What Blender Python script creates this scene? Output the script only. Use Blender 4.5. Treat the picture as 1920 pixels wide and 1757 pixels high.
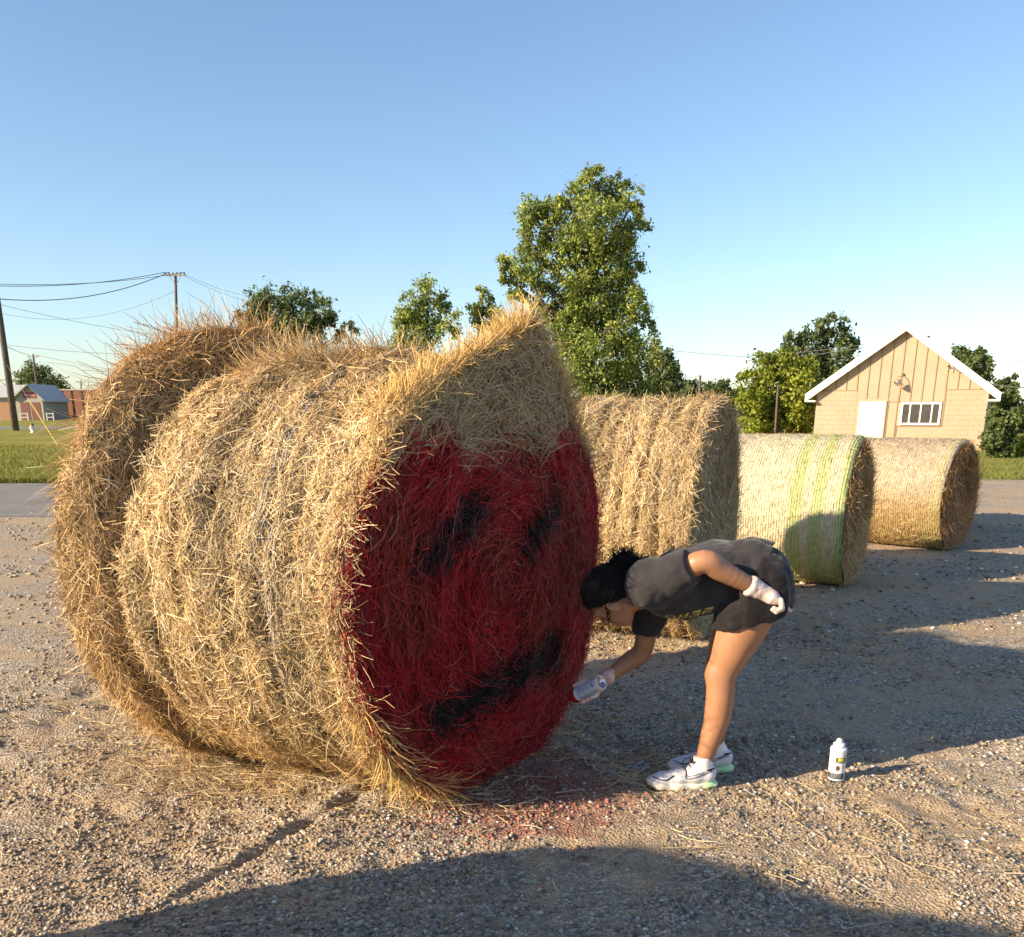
import bpy, math, random
import numpy as np
from mathutils import Vector

# ------------------------------------------------------------------ camera, sky, sun, exposure
sc = bpy.context.scene
for o in list(bpy.data.objects):
    bpy.data.objects.remove(o)
COL = sc.collection
# phone photo cropped at the foot: the optical axis meets the picture below its middle (row CY)
FPX, CAM_H, IW, IH, HORIZON, CY = 1680.0, 1.62, 1920.0, 1757.0, 770.0, 1280.0
PITCH = math.atan((CY - HORIZON) / FPX)
cam_data = bpy.data.cameras.new('camera')
cam_data.sensor_fit = 'HORIZONTAL'
cam_data.sensor_width = 36.0
cam_data.lens = 36.0 * FPX / IW
cam_data.shift_y = (CY - IH / 2) / IW
cam_data.clip_start, cam_data.clip_end = 0.05, 3000.0
cam = bpy.data.objects.new('camera', cam_data)
cam.location = (0, 0, CAM_H)
cam.rotation_euler = (math.pi / 2 - PITCH, 0, 0)
COL.objects.link(cam)
sc.camera = cam

SUN_AZ, SUN_EL = math.radians(24.0), math.radians(22.5)     # sun stands on the left, a little behind the camera
SUN_DIR = Vector((-math.cos(SUN_AZ) * math.cos(SUN_EL), -math.sin(SUN_AZ) * math.cos(SUN_EL), math.sin(SUN_EL)))
world = bpy.data.worlds.new('World')
sc.world = world
world.use_nodes = True
wn = world.node_tree.nodes
sky = wn.new('ShaderNodeTexSky')
sky.sky_type = 'NISHITA'
sky.sun_disc = False
sky.sun_elevation = SUN_EL
sky.sun_rotation = math.atan2(SUN_DIR.x, SUN_DIR.y)
sky.air_density, sky.dust_density, sky.ozone_density, sky.altitude = 1.0, 0.6, 2.6, 150.0
wn['Background'].inputs['Strength'].default_value = 0.09
world.node_tree.links.new(sky.outputs[0], wn['Background'].inputs[0])
sl = bpy.data.lights.new('sun', 'SUN')
sl.energy, sl.angle, sl.color = 4.5, math.radians(0.5), (1.0, 0.80, 0.545)
sun = bpy.data.objects.new('sun', sl)
sun.rotation_euler = (-SUN_DIR).to_track_quat('-Z', 'Y').to_euler()
sun.location = (-20, -8, 12)
COL.objects.link(sun)
sc.view_settings.view_transform = 'Standard'
sc.view_settings.look = 'None'
sc.view_settings.exposure = 1.25
sc.view_settings.gamma = 1.0
sc.view_settings.use_curve_mapping = False

# ------------------------------------------------------------------ helpers
RNG = np.random.default_rng(7)
random.seed(7)
def ray(px, py):
    x = (px - IW / 2) / FPX
    u = -(py - CY) / FPX
    return np.array([x, math.cos(PITCH) + u * math.sin(PITCH), -math.sin(PITCH) + u * math.cos(PITCH)])
def at(px, py, Y):
    """the point on the sight line of a photo pixel that lies Y metres ahead"""
    r = ray(px, py)
    t = Y / r[1]
    return np.array([r[0] * t, Y, CAM_H + r[2] * t])
def ground_at(px, py, z=0.0):
    r = ray(px, py)
    t = (z - CAM_H) / r[2]
    return np.array([r[0] * t, r[1] * t, z])
def unit(v):
    v = np.asarray(v, float)
    return v / (np.linalg.norm(v, axis=-1, keepdims=True) + 1e-12)

class Noise:
    """smooth sum-of-sines noise, about -1..1"""
    def __init__(self, seed, n=14, lo=0.6, hi=1.8):
        r = np.random.default_rng(seed)
        d = unit(r.normal(size=(n, 3)))
        self.k = d * r.uniform(lo, hi, (n, 1)) * 2 * math.pi
        self.p = r.uniform(0, 6.28, n)
    def __call__(self, P, s=1.0):
        P = np.asarray(P)
        out = 0
        for k, p in zip(self.k, self.p):
            out = out + np.sin(P[..., 0] * (k[0] * s) + P[..., 1] * (k[1] * s) + P[..., 2] * (k[2] * s) + p)
        return out / math.sqrt(len(self.p)) * 0.9

def make_mesh(name, V, F=None, col=None, smooth=False, quads=None):
    me = bpy.data.meshes.new(name)
    V = np.ascontiguousarray(V, dtype=np.float32).reshape(-1, 3)
    if isinstance(F, np.ndarray):
        k = F.shape[1]
        n = F.shape[0]
        me.vertices.add(len(V)); me.vertices.foreach_set('co', V.ravel())
        me.loops.add(n * k); me.loops.foreach_set('vertex_index', np.ascontiguousarray(F, dtype=np.int32).ravel())
        me.polygons.add(n)
        me.polygons.foreach_set('loop_start', np.arange(0, n * k, k, dtype=np.int32))
        me.polygons.foreach_set('loop_total', np.full(n, k, dtype=np.int32))
        me.update(calc_edges=True)
        me.validate()
    else:
        me.from_pydata([tuple(map(float, v)) for v in V], [], [list(map(int, f)) for f in F])
    if col is not None:
        a = me.color_attributes.new('Col', 'FLOAT_COLOR', 'POINT')
        c = np.ones((len(V), 4), np.float32)
        c[:, :3] = col
        a.data.foreach_set('color', c.ravel())
    if smooth:
        me.polygons.foreach_set('use_smooth', np.ones(len(me.polygons), bool))
    me.update()
    return me

def tag(o, label=None, cat=None, group=None, kind=None):
    if label: o['label'] = label
    if cat: o['category'] = cat
    if group: o['group'] = group
    if kind: o['kind'] = kind
    return o

WORLD_LOC = {}
def wloc(p):
    return WORLD_LOC.get(p.name, np.zeros(3)) if p is not None else np.zeros(3)
def thing(name, loc, label, cat, group=None):
    o = bpy.data.objects.new(name, None)
    o.empty_display_size = 0.1
    o.location = loc
    COL.objects.link(o)
    WORLD_LOC[o.name] = np.array(loc, float)
    return tag(o, label, cat, group)
def obj(name, V, F, mat, parent=None, col=None, smooth=False, kind=None, label=None, cat=None, group=None):
    """a mesh object; V in world coordinates, moved into its parent's frame"""
    me = make_mesh(name, np.asarray(V, float).reshape(-1, 3) - wloc(parent), F, col, smooth)
    me.materials.append(mat)
    o = bpy.data.objects.new(name, me)
    COL.objects.link(o)
    if parent is not None:
        o.parent = parent
        WORLD_LOC[o.name] = wloc(parent)
    return tag(o, label, cat, group, kind)

class MB:
    """collects simple shapes into one vertex / face list"""
    def __init__(self): self.V = []; self.F = []
    def add(self, V, F):
        b = len(self.V)
        self.V += [tuple(map(float, v)) for v in V]
        self.F += [[i + b for i in f] for f in F]
        return self
    def box(self, x0, x1, y0, y1, z0, z1, bev=0.0):
        v = [(x, y, z) for x in (x0, x1) for y in (y0, y1) for z in (z0, z1)]
        return self.add(v, [(0, 1, 3, 2), (4, 6, 7, 5), (0, 4, 5, 1), (2, 3, 7, 6), (0, 2, 6, 4), (1, 5, 7, 3)])
    def hexa(self, bottom, top):
        """four bottom corners and four top corners"""
        return self.add(list(bottom) + list(top), [(3, 2, 1, 0), (4, 5, 6, 7), (0, 1, 5, 4), (1, 2, 6, 5), (2, 3, 7, 6), (3, 0, 4, 7)])
    def tube(self, pts, rad, n=8, cap=True):
        pts = np.asarray(pts, float)
        m = len(pts)
        rad = np.full(m, rad) if np.isscalar(rad) else np.asarray(rad, float)
        T = unit(np.gradient(pts, axis=0))
        ref = np.array([0.0, 0.0, 1.0]) if abs(T[0][2]) < 0.9 else np.array([1.0, 0.0, 0.0])
        V = []
        for i in range(m):
            u = unit(np.cross(T[i], ref)); w = np.cross(T[i], u)
            ref = -np.cross(T[i], u) if False else ref
            for k in range(n):
                a = 2 * math.pi * k / n
                V.append(pts[i] + rad[i] * (math.cos(a) * u + math.sin(a) * w))
        F = [(i * n + k, i * n + (k + 1) % n, (i + 1) * n + (k + 1) % n, (i + 1) * n + k) for i in range(m - 1) for k in range(n)]
        if cap:
            F += [tuple(range(n - 1, -1, -1)), tuple((m - 1) * n + k for k in range(n))]
        return self.add(V, F)
    def lathe(self, prof, base, axis=(0, 0, 1), n=24):
        """prof: (radius, height) list turned about axis through base"""
        ax = unit(axis)
        u = unit(np.cross(ax, [0, 1, 0] if abs(ax[1]) < 0.9 else [1, 0, 0])); w = np.cross(ax, u)
        V = [np.asarray(base) + ax * h + r * (math.cos(2 * math.pi * k / n) * u + math.sin(2 * math.pi * k / n) * w) for r, h in prof for k in range(n)]
        m = len(prof)
        F = [(i * n + k, i * n + (k + 1) % n, (i + 1) * n + (k + 1) % n, (i + 1) * n + k) for i in range(m - 1) for k in range(n)]
        F += [tuple(range(n - 1, -1, -1)), tuple((m - 1) * n + k for k in range(n))]
        return self.add(V, F)
    def obj(self, name, mat, parent=None, smooth=False, **kw):
        return obj(name, np.array(self.V), self.F, mat, parent, smooth=smooth, **kw)

def shade_auto(o, deg=40):
    me = o.data
    me.polygons.foreach_set('use_smooth', np.ones(len(me.polygons), bool))
    try:
        me.set_sharp_from_angle(angle=math.radians(deg))
    except Exception:
        pass
    return o

# ------------------------------------------------------------------ materials
def nodes_of(name):
    m = bpy.data.materials.new(name)
    m.use_nodes = True
    nt = m.node_tree
    return m, nt, nt.nodes['Principled BSDF']
def lk(nt, a, b): nt.links.new(a, b)
def coords(nt, scale=1.0):
    tc = nt.nodes.new('ShaderNodeNewGeometry')
    if scale == 1.0: return tc.outputs['Position']
    mp = nt.nodes.new('ShaderNodeVectorMath'); mp.operation = 'SCALE'
    mp.inputs['Scale'].default_value = scale
    lk(nt, tc.outputs['Position'], mp.inputs[0])
    return mp.outputs[0]
def noise_node(nt, vec, scale, detail=4.0, rough=0.55):
    n = nt.nodes.new('ShaderNodeTexNoise')
    n.inputs['Scale'].default_value = scale
    n.inputs['Detail'].default_value = detail
    n.inputs['Roughness'].default_value = rough
    if vec is not None: lk(nt, vec, n.inputs['Vector'])
    return n
def ramp(nt, fac, stops):
    r = nt.nodes.new('ShaderNodeValToRGB')
    while len(r.color_ramp.elements) < len(stops): r.color_ramp.elements.new(0.5)
    for e, (p, c) in zip(r.color_ramp.elements, stops):
        e.position = p
        e.color = tuple(c) + (1,) if len(c) == 3 else c
    lk(nt, fac, r.inputs[0])
    return r
def bump(nt, bsdf, height, strength=0.4, dist=0.01):
    b = nt.nodes.new('ShaderNodeBump')
    b.inputs['Strength'].default_value = strength
    b.inputs['Distance'].default_value = dist
    lk(nt, height, b.inputs['Height'])
    lk(nt, b.outputs[0], bsdf.inputs['Normal'])
def mixc(nt, fac, a, b, mode='MIX'):
    m = nt.nodes.new('ShaderNodeMix'); m.data_type = 'RGBA'; m.blend_type = mode
    if isinstance(fac, (int, float)): m.inputs[0].default_value = fac
    else: lk(nt, fac, m.inputs[0])
    for i, v in ((6, a), (7, b)):
        if isinstance(v, tuple): m.inputs[i].default_value = v + (1,)
        else: lk(nt, v, m.inputs[i])
    return m.outputs[2]
def plain(name, c, rough=0.6, metal=0.0, var=0.15, scale=8.0, bmp=0.0, spec=0.4):
    m, nt, b = nodes_of(name)
    n = noise_node(nt, coords(nt), scale)
    lo = tuple(max(0, x * (1 - var)) for x in c); hi = tuple(min(1, x * (1 + var)) for x in c)
    r = ramp(nt, n.outputs[0], [(0.3, lo), (0.7, hi)])
    lk(nt, r.outputs[0], b.inputs['Base Color'])
    b.inputs['Roughness'].default_value = rough
    b.inputs['Metallic'].default_value = metal
    b.inputs['Specular IOR Level'].default_value = spec
    if bmp: bump(nt, b, noise_node(nt, coords(nt), scale * 6).outputs[0], bmp)
    return m
def vcol(name, rough=0.7, spec=0.25, trans=0.0, bump_scale=0.0, bump_d=0.004, detail_var=0.0):
    m, nt, b = nodes_of(name)
    a = nt.nodes.new('ShaderNodeAttribute'); a.attribute_name = 'Col'
    colour = a.outputs['Color']
    if detail_var:
        n = noise_node(nt, coords(nt), 60.0, 6)
        r = ramp(nt, n.outputs[0], [(0.3, (1 - detail_var,) * 3), (0.7, (1 + detail_var * 0.6,) * 3)])
        colour = mixc(nt, 1.0, colour, r.outputs[0], 'MULTIPLY')
    lk(nt, colour, b.inputs['Base Color'])
    b.inputs['Roughness'].default_value = rough
    b.inputs['Specular IOR Level'].default_value = spec
    if bump_scale: bump(nt, b, noise_node(nt, coords(nt), bump_scale, 5).outputs[0], 0.7, bump_d)
    if trans:
        t = nt.nodes.new('ShaderNodeBsdfTranslucent')
        lk(nt, colour, t.inputs[0])
        mx = nt.nodes.new('ShaderNodeMixShader'); mx.inputs[0].default_value = trans
        lk(nt, b.outputs[0], mx.inputs[1]); lk(nt, t.outputs[0], mx.inputs[2])
        lk(nt, mx.outputs[0], nt.nodes['Material Output'].inputs[0])
    return m

M = {}
M['straw'] = vcol('straw', 0.55, 0.35, trans=0.15)
M['hay_core'] = vcol('packed_hay', 0.85, 0.15, bump_scale=90.0, bump_d=0.012, detail_var=0.45)
M['leaf'] = vcol('leaf', 0.5, 0.35, trans=0.3)
M['grass_blade'] = vcol('grass_blade', 0.6, 0.25, trans=0.3)
M['bark'] = plain('bark', (0.085, 0.065, 0.048), 0.9, var=0.5, scale=9, bmp=0.6)

# ground: sandy dust and fine crushed stone, with red overspray below the painted bale
def ground_material():
    m, nt, b = nodes_of('gravel_ground')
    P = coords(nt)
    big = noise_node(nt, P, 0.9, 5, 0.6)
    mid = noise_node(nt, P, 5.0, 6, 0.65)
    fine = noise_node(nt, P, 70.0, 4, 0.7)
    vor = nt.nodes.new('ShaderNodeTexVoronoi'); vor.inputs['Scale'].default_value = 85.0; lk(nt, P, vor.inputs['Vector'])
    sand = ramp(nt, fine.outputs[0], [(0.25, (0.31, 0.22, 0.135)), (0.6, (0.50, 0.375, 0.245)), (0.8, (0.60, 0.475, 0.33))])
    sep = nt.nodes.new('ShaderNodeSeparateColor'); lk(nt, vor.outputs['Color'], sep.inputs[0])
    grav = ramp(nt, sep.outputs[0], [(0.0, (0.13, 0.11, 0.09)), (0.45, (0.30, 0.25, 0.195)), (0.8, (0.45, 0.385, 0.31)), (1.0, (0.64, 0.59, 0.52))])
    mm = nt.nodes.new('ShaderNodeMath'); mm.operation = 'ADD'; lk(nt, big.outputs[0], mm.inputs[0])
    m2 = nt.nodes.new('ShaderNodeMath'); m2.operation = 'MULTIPLY'; m2.inputs[1].default_value = 0.7; lk(nt, mid.outputs[0], m2.inputs[0]); lk(nt, m2.outputs[0], mm.inputs[1])
    mask = ramp(nt, mm.outputs[0], [(0.74, (1, 1, 1)), (1.0, (0, 0, 0))])
    c = mixc(nt, mask.outputs[0], sand.outputs[0], grav.outputs[0])
    # red paint dust: a patch in front of the painted end
    d = nt.nodes.new('ShaderNodeVectorMath'); d.operation = 'SUBTRACT'; lk(nt, P, d.inputs[0]); d.inputs[1].default_value = (0.05, 3.70, 0)
    s = nt.nodes.new('ShaderNodeVectorMath'); s.operation = 'MULTIPLY'; lk(nt, d.outputs[0], s.inputs[0]); s.inputs[1].default_value = (1.15, 1.05, 0)
    ln = nt.nodes.new('ShaderNodeVectorMath'); ln.operation = 'LENGTH'; lk(nt, s.outputs[0], ln.inputs[0])
    wob = nt.nodes.new('ShaderNodeMath'); wob.operation = 'MULTIPLY_ADD'; lk(nt, mid.outputs[0], wob.inputs[0]); wob.inputs[1].default_value = 0.8; lk(nt, ln.outputs['Value'], wob.inputs[2])
    pm = ramp(nt, wob.outputs[0], [(0.55, (0.75, 0.75, 0.75)), (0.95, (0.42, 0.42, 0.42)), (1.0, (0.0, 0.0, 0.0))])
    pm.color_ramp.elements[0].position = 0.5; pm.color_ramp.elements[1].position = 0.9
    c = mixc(nt, pm.outputs[0], c, (0.27, 0.07, 0.055))
    lk(nt, c, b.inputs['Base Color'])
    b.inputs['Roughness'].default_value = 0.92
    b.inputs['Specular IOR Level'].default_value = 0.15
    ad = nt.nodes.new('ShaderNodeMath'); ad.operation = 'ADD'; lk(nt, fine.outputs[0], ad.inputs[0]); lk(nt, vor.outputs['Distance'], ad.inputs[1])
    bump(nt, b, ad.outputs[0], 0.8, 0.012)
    return m
M['ground'] = ground_material()
def stone_material():
    m, nt, b = nodes_of('stone')
    a = nt.nodes.new('ShaderNodeAttribute'); a.attribute_name = 'Col'
    n = noise_node(nt, coords(nt), 120, 4)
    r = ramp(nt, n.outputs[0], [(0.3, (0.75,) * 3), (0.7, (1.15,) * 3)])
    lk(nt, mixc(nt, 1.0, a.outputs['Color'], r.outputs[0], 'MULTIPLY'), b.inputs['Base Color'])
    b.inputs['Roughness'].default_value = 0.85
    b.inputs['Specular IOR Level'].default_value = 0.25
    return m
M['stone'] = stone_material()
def asphalt():
    m, nt, b = nodes_of('asphalt')
    P = coords(nt)
    n = noise_node(nt, P, 1.1, 6, 0.7); f = noise_node(nt, P, 45, 3)
    c = ramp(nt, n.outputs[0], [(0.3, (0.15, 0.145, 0.14)), (0.7, (0.24, 0.225, 0.205))])
    g = ramp(nt, f.outputs[0], [(0.3, (0.75,) * 3), (0.75, (1.2,) * 3)])
    lk(nt, mixc(nt, 1.0, c.outputs[0], g.outputs[0], 'MULTIPLY'), b.inputs['Base Color'])
    b.inputs['Roughness'].default_value = 0.9
    bump(nt, b, f.outputs[0], 0.4, 0.01)
    return m
M['asphalt'] = asphalt()
def lawn():
    m, nt, b = nodes_of('lawn')
    P = coords(nt)
    n = noise_node(nt, P, 0.35, 6, 0.65); f = noise_node(nt, P, 9.0, 5, 0.7)
    c = ramp(nt, n.outputs[0], [(0.3, (0.20, 0.20, 0.04)), (0.5, (0.29, 0.27, 0.06)), (0.7, (0.36, 0.30, 0.095))])
    g = ramp(nt, f.outputs[0], [(0.3, (0.6,) * 3), (0.7, (1.2,) * 3)])
    lk(nt, mixc(nt, 1.0, c.outputs[0], g.outputs[0], 'MULTIPLY'), b.inputs['Base Color'])
    b.inputs['Roughness'].default_value = 0.9
    b.inputs['Specular IOR Level'].default_value = 0.1
    bump(nt, b, f.outputs[0], 0.9, 0.12)
    return m
M['lawn'] = lawn()

# ------------------------------------------------------------------ ground, road, lawn
gn1, gn2, gn3 = Noise(11), Noise(12), Noise(13)
def ground_z(x, y):
    P = np.stack([np.asarray(x, float), np.asarray(y, float), np.zeros_like(np.asarray(x, float))], -1)
    z = 0.015 * gn1(P, 0.8) + 0.008 * gn2(P, 3.5) + 0.004 * np.abs(gn3(P, 6.0))
    # shallow tyre rut running away to the right, left of the painted bale's foot
    ln = (P[..., 1] - (2.74 + 1.7 * (P[..., 0] + 1.18))) / 1.97
    rut = np.exp(-(ln / 0.022) ** 2) * np.clip((P[..., 0] + 1.3) * 5, 0, 1) * np.clip((-0.45 - P[..., 0]) * 5, 0, 1)
    berm = np.exp(-((ln - 0.045) / 0.03) ** 2) * np.clip((P[..., 0] + 1.3) * 5, 0, 1) * np.clip((-0.45 - P[..., 0]) * 5, 0, 1)
    z = z - 0.018 * rut + 0.016 * berm
    fade = np.clip((13.0 - np.abs(P[..., 1])) / 5.0, 0, 1) * np.clip((9.0 - np.abs(P[..., 0])) / 3.0, 0, 1)
    return z * fade
def spaced(lo, hi, fine_lo, fine_hi, step, coarse):
    a = np.arange(fine_lo, fine_hi + 1e-6, step)
    left = [fine_lo]; s = step
    while left[-1] > lo: s = min(s * 1.35, coarse); left.append(left[-1] - s)
    right = [a[-1]]; s = step
    while right[-1] < hi: s = min(s * 1.35, coarse); right.append(right[-1] + s)
    return np.concatenate([np.array(left[:0:-1]), a, np.array(right[1:])])
gx = spaced(-900, 900, -2.6, 3.4, 0.017, 220.0)
gy = spaced(-60, 1500, 2.2, 7.0, 0.02, 220.0)
GX, GY = np.meshgrid(gx, gy, indexing='ij')
GZ = ground_z(GX, GY)
near = (np.abs(GX - 0.5) < 3.5) & (GY > 1.8) & (GY < 8)
GZ = GZ + near * 0.0022 * Noise(14, 18)(np.stack([GX, GY, 0 * GX], -1), 22.0)
nx, ny = GX.shape
idx = np.arange(nx * ny).reshape(nx, ny)
QF = np.stack([idx[:-1, :-1], idx[1:, :-1], idx[1:, 1:], idx[:-1, 1:]], -1).reshape(-1, 4)
obj('ground', np.stack([GX, GY, GZ], -1).reshape(-1, 3), QF, M['ground'], smooth=True, kind='structure')

def strip(name, left_pts, right_pts, z, mat, thick=0.0, kind='structure', sub=1):
    V = []; F = []
    for (a, b) in zip(left_pts, right_pts):
        V += [(a[0], a[1], z), (b[0], b[1], z)]
    for i in range(len(left_pts) - 1):
        F.append((2 * i, 2 * i + 1, 2 * i + 3, 2 * i + 2))
    return obj(name, np.array(V), F, mat, kind=kind)
# asphalt road crossing on the left, bending away behind the bales
rl, rr = [], []
wav = random.Random(3)
for x in np.linspace(-90, 4.0, 90):
    bend = 0.0 if x < -3 else (x + 3) ** 2 * 1.1
    rl.append((x, 14.4 + bend + wav.uniform(-0.07, 0.07)))
    rr.append((x - bend * 0.15, 21.4 + bend + wav.uniform(-0.05, 0.05)))
strip('road', rl, rr, 0.006, M['asphalt'])
strip('lawn', [(-300, 21.3), (-90, 21.3), (-3.2, 21.3), (4.0, 70.0)], [(-300, 86.0), (-90, 86.0), (-3.2, 86.0), (8.0, 86.0)], 0.012, M['lawn'])
strip('street', [(-300, 86.0), (60, 86.0)], [(-300, 98), (60, 98)], 0.02, M['asphalt'])
strip('far_lawn', [(-900, 98), (900, 98)], [(-900, 1400), (900, 1400)], 0.016, M['lawn'])
strip('side_lawn', [(9.0, 24.5), (14.0, 21.6), (120, 21.0)], [(9.0, 98), (14.0, 98), (120, 98)], 0.018, M['lawn'])

# ------------------------------------------------------------------ gravel stones
def stones(n, seed, smin, smax, ylo, yhi, name):
    r = np.random.default_rng(seed)
    px = r.uniform(-60, 1980, n * 2); py = ylo + (yhi - ylo) * r.uniform(0, 1, n * 2)
    x_ = (px - IW / 2) / FPX; u_ = -(py - CY) / FPX
    rz = -math.sin(PITCH) + u_ * math.cos(PITCH); t_ = -CAM_H / rz
    d = np.stack([x_ * t_, (math.cos(PITCH) + u_ * math.sin(PITCH)) * t_, 0 * t_], -1)
    # bare sand patches keep few stones
    patch = Noise(21)(d, 0.55) + 0.5 * Noise(22)(d, 2.2)
    keep = r.uniform(size=len(d)) < np.clip(0.58 - 0.80 * patch, 0.07, 1.0)
    d = d[keep][:n]
    n = len(d)
    size = smin * (smax / smin) ** (r.uniform(size=n) ** 4.2) * np.clip(d[:, 1] / 3.6, 0.8, 2.6)
    cube = np.array([(x, y, z) for x in (-1, 1) for y in (-1, 1) for z in (-1, 1)], float)
    V = cube[None] * r.uniform(0.45, 1.0, (n, 8, 3))
    ax = unit(r.normal(size=(n, 3))); ang = r.uniform(0, 6.28, n)
    K = np.cross(ax[:, None, :], V); c = np.cos(ang)[:, None, None]; s = np.sin(ang)[:, None, None]
    V = V * c + K * s + ax[:, None, :] * np.sum(ax[:, None, :] * V, -1, keepdims=True) * (1 - c)
    V = V * size[:, None, None] * 0.5 * np.array([1, 1, 0.62])
    base = d.copy(); base[:, 2] = ground_z(d[:, 0], d[:, 1]) + size * r.uniform(0.05, 0.25, n)
    V = V + base[:, None, :]
    f = np.array([(0, 1, 3, 2), (4, 6, 7, 5), (0, 4, 5, 1), (2, 3, 7, 6), (0, 2, 6, 4), (1, 5, 7, 3)])
    F = (np.arange(n)[:, None, None] * 8 + f[None]).reshape(-1, 4)
    pal = np.array([(0.20, 0.17, 0.14), (0.30, 0.255, 0.205), (0.38, 0.32, 0.25), (0.43, 0.325, 0.215), (0.34, 0.245, 0.155), (0.52, 0.47, 0.40), (0.64, 0.60, 0.54), (0.13, 0.115, 0.10), (0.36, 0.35, 0.335)])
    ci = r.choice(len(pal), n, p=[.16, .19, .17, .15, .12, .07, .03, .06, .05])
    colr = pal[ci] * r.uniform(0.8, 1.2, (n, 1))
    red = np.exp(-(((d[:, 0] - 0.05) * 1.7) ** 2 + ((d[:, 1] - 3.68) * 1.5) ** 2) * 1.6)
    isred = r.uniform(size=n) < red * 0.75
    colr[isred] = colr[isred] * np.array((.95, .55, .52)) + np.array([0.04, 0.0, 0.0])
    return obj(name, V.reshape(-1, 3), F, M['stone'], col=np.repeat(colr, 8, 0), kind='stuff',
               label='loose grey and tan crushed stones on the lot', cat='gravel')
stones(78000, 31, 0.0035, 0.023, 1380, 1790, 'gravel')
o = stones(44000, 32, 0.0035, 0.020, 960, 1400, 'gravel')
o['label'] = 'crushed stones of the lot between and behind the bales'

# ------------------------------------------------------------------ straw
STRAW = np.array([(0.64, 0.50, 0.29), (0.56, 0.40, 0.19), (0.74, 0.62, 0.42), (0.42, 0.28, 0.13), (0.24, 0.15, 0.08), (0.62, 0.45, 0.19), (0.50, 0.38, 0.22)])
def straw_colors(r, n, p=(.26, .20, .17, .14, .08, .08, .07)):
    return STRAW[r.choice(len(STRAW), n, p=p)] * r.uniform(0.78, 1.18, (n, 1))
def straw_mesh(P, N, D, length, width, r, lift=0.004, tip=0.25, curl=0.3, seg=3):
    """curved flat stems: P roots, N outward normals, D directions"""
    n = len(P)
    D = unit(D - N * np.sum(D * N, -1, keepdims=True) * 0.6)
    B = unit(np.cross(N, D))
    s = np.linspace(0, 1, seg + 1)
    L = length[:, None]
    side = (r.normal(size=(n, 1)) * curl)
    up = np.abs(r.normal(size=(n, 1))) * tip
    pts = P[:, None, :] + D[:, None, :] * (L * s)[..., None] \
        + B[:, None, :] * (L * side * (s - 0.5) ** 2)[..., None] \
        + N[:, None, :] * (np.full((n, 1), lift) + L * up * (s ** 1.7))[..., None]
    wdir = unit(B + N * r.normal(size=(n, 1)) * 0.7)
    w = width[:, None] * (1 - 0.55 * s[None]) * 0.5
    V = np.stack([pts - wdir[:, None, :] * w[..., None], pts + wdir[:, None, :] * w[..., None]], 2)
    k = (seg + 1) * 2
    f = np.array([(2 * i, 2 * i + 1, 2 * i + 3, 2 * i + 2) for i in range(seg)])
    F = (np.arange(n)[:, None, None] * k + f[None]).reshape(-1, 4)
    return V.reshape(-1, 3), F, k
def join(parts):
    V = []; F = []; C = []; b = 0
    for v, f, c in parts:
        V.append(v); F.append(f + b); C.append(c); b += len(v)
    return np.concatenate(V), np.concatenate(F), np.concatenate(C)

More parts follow.
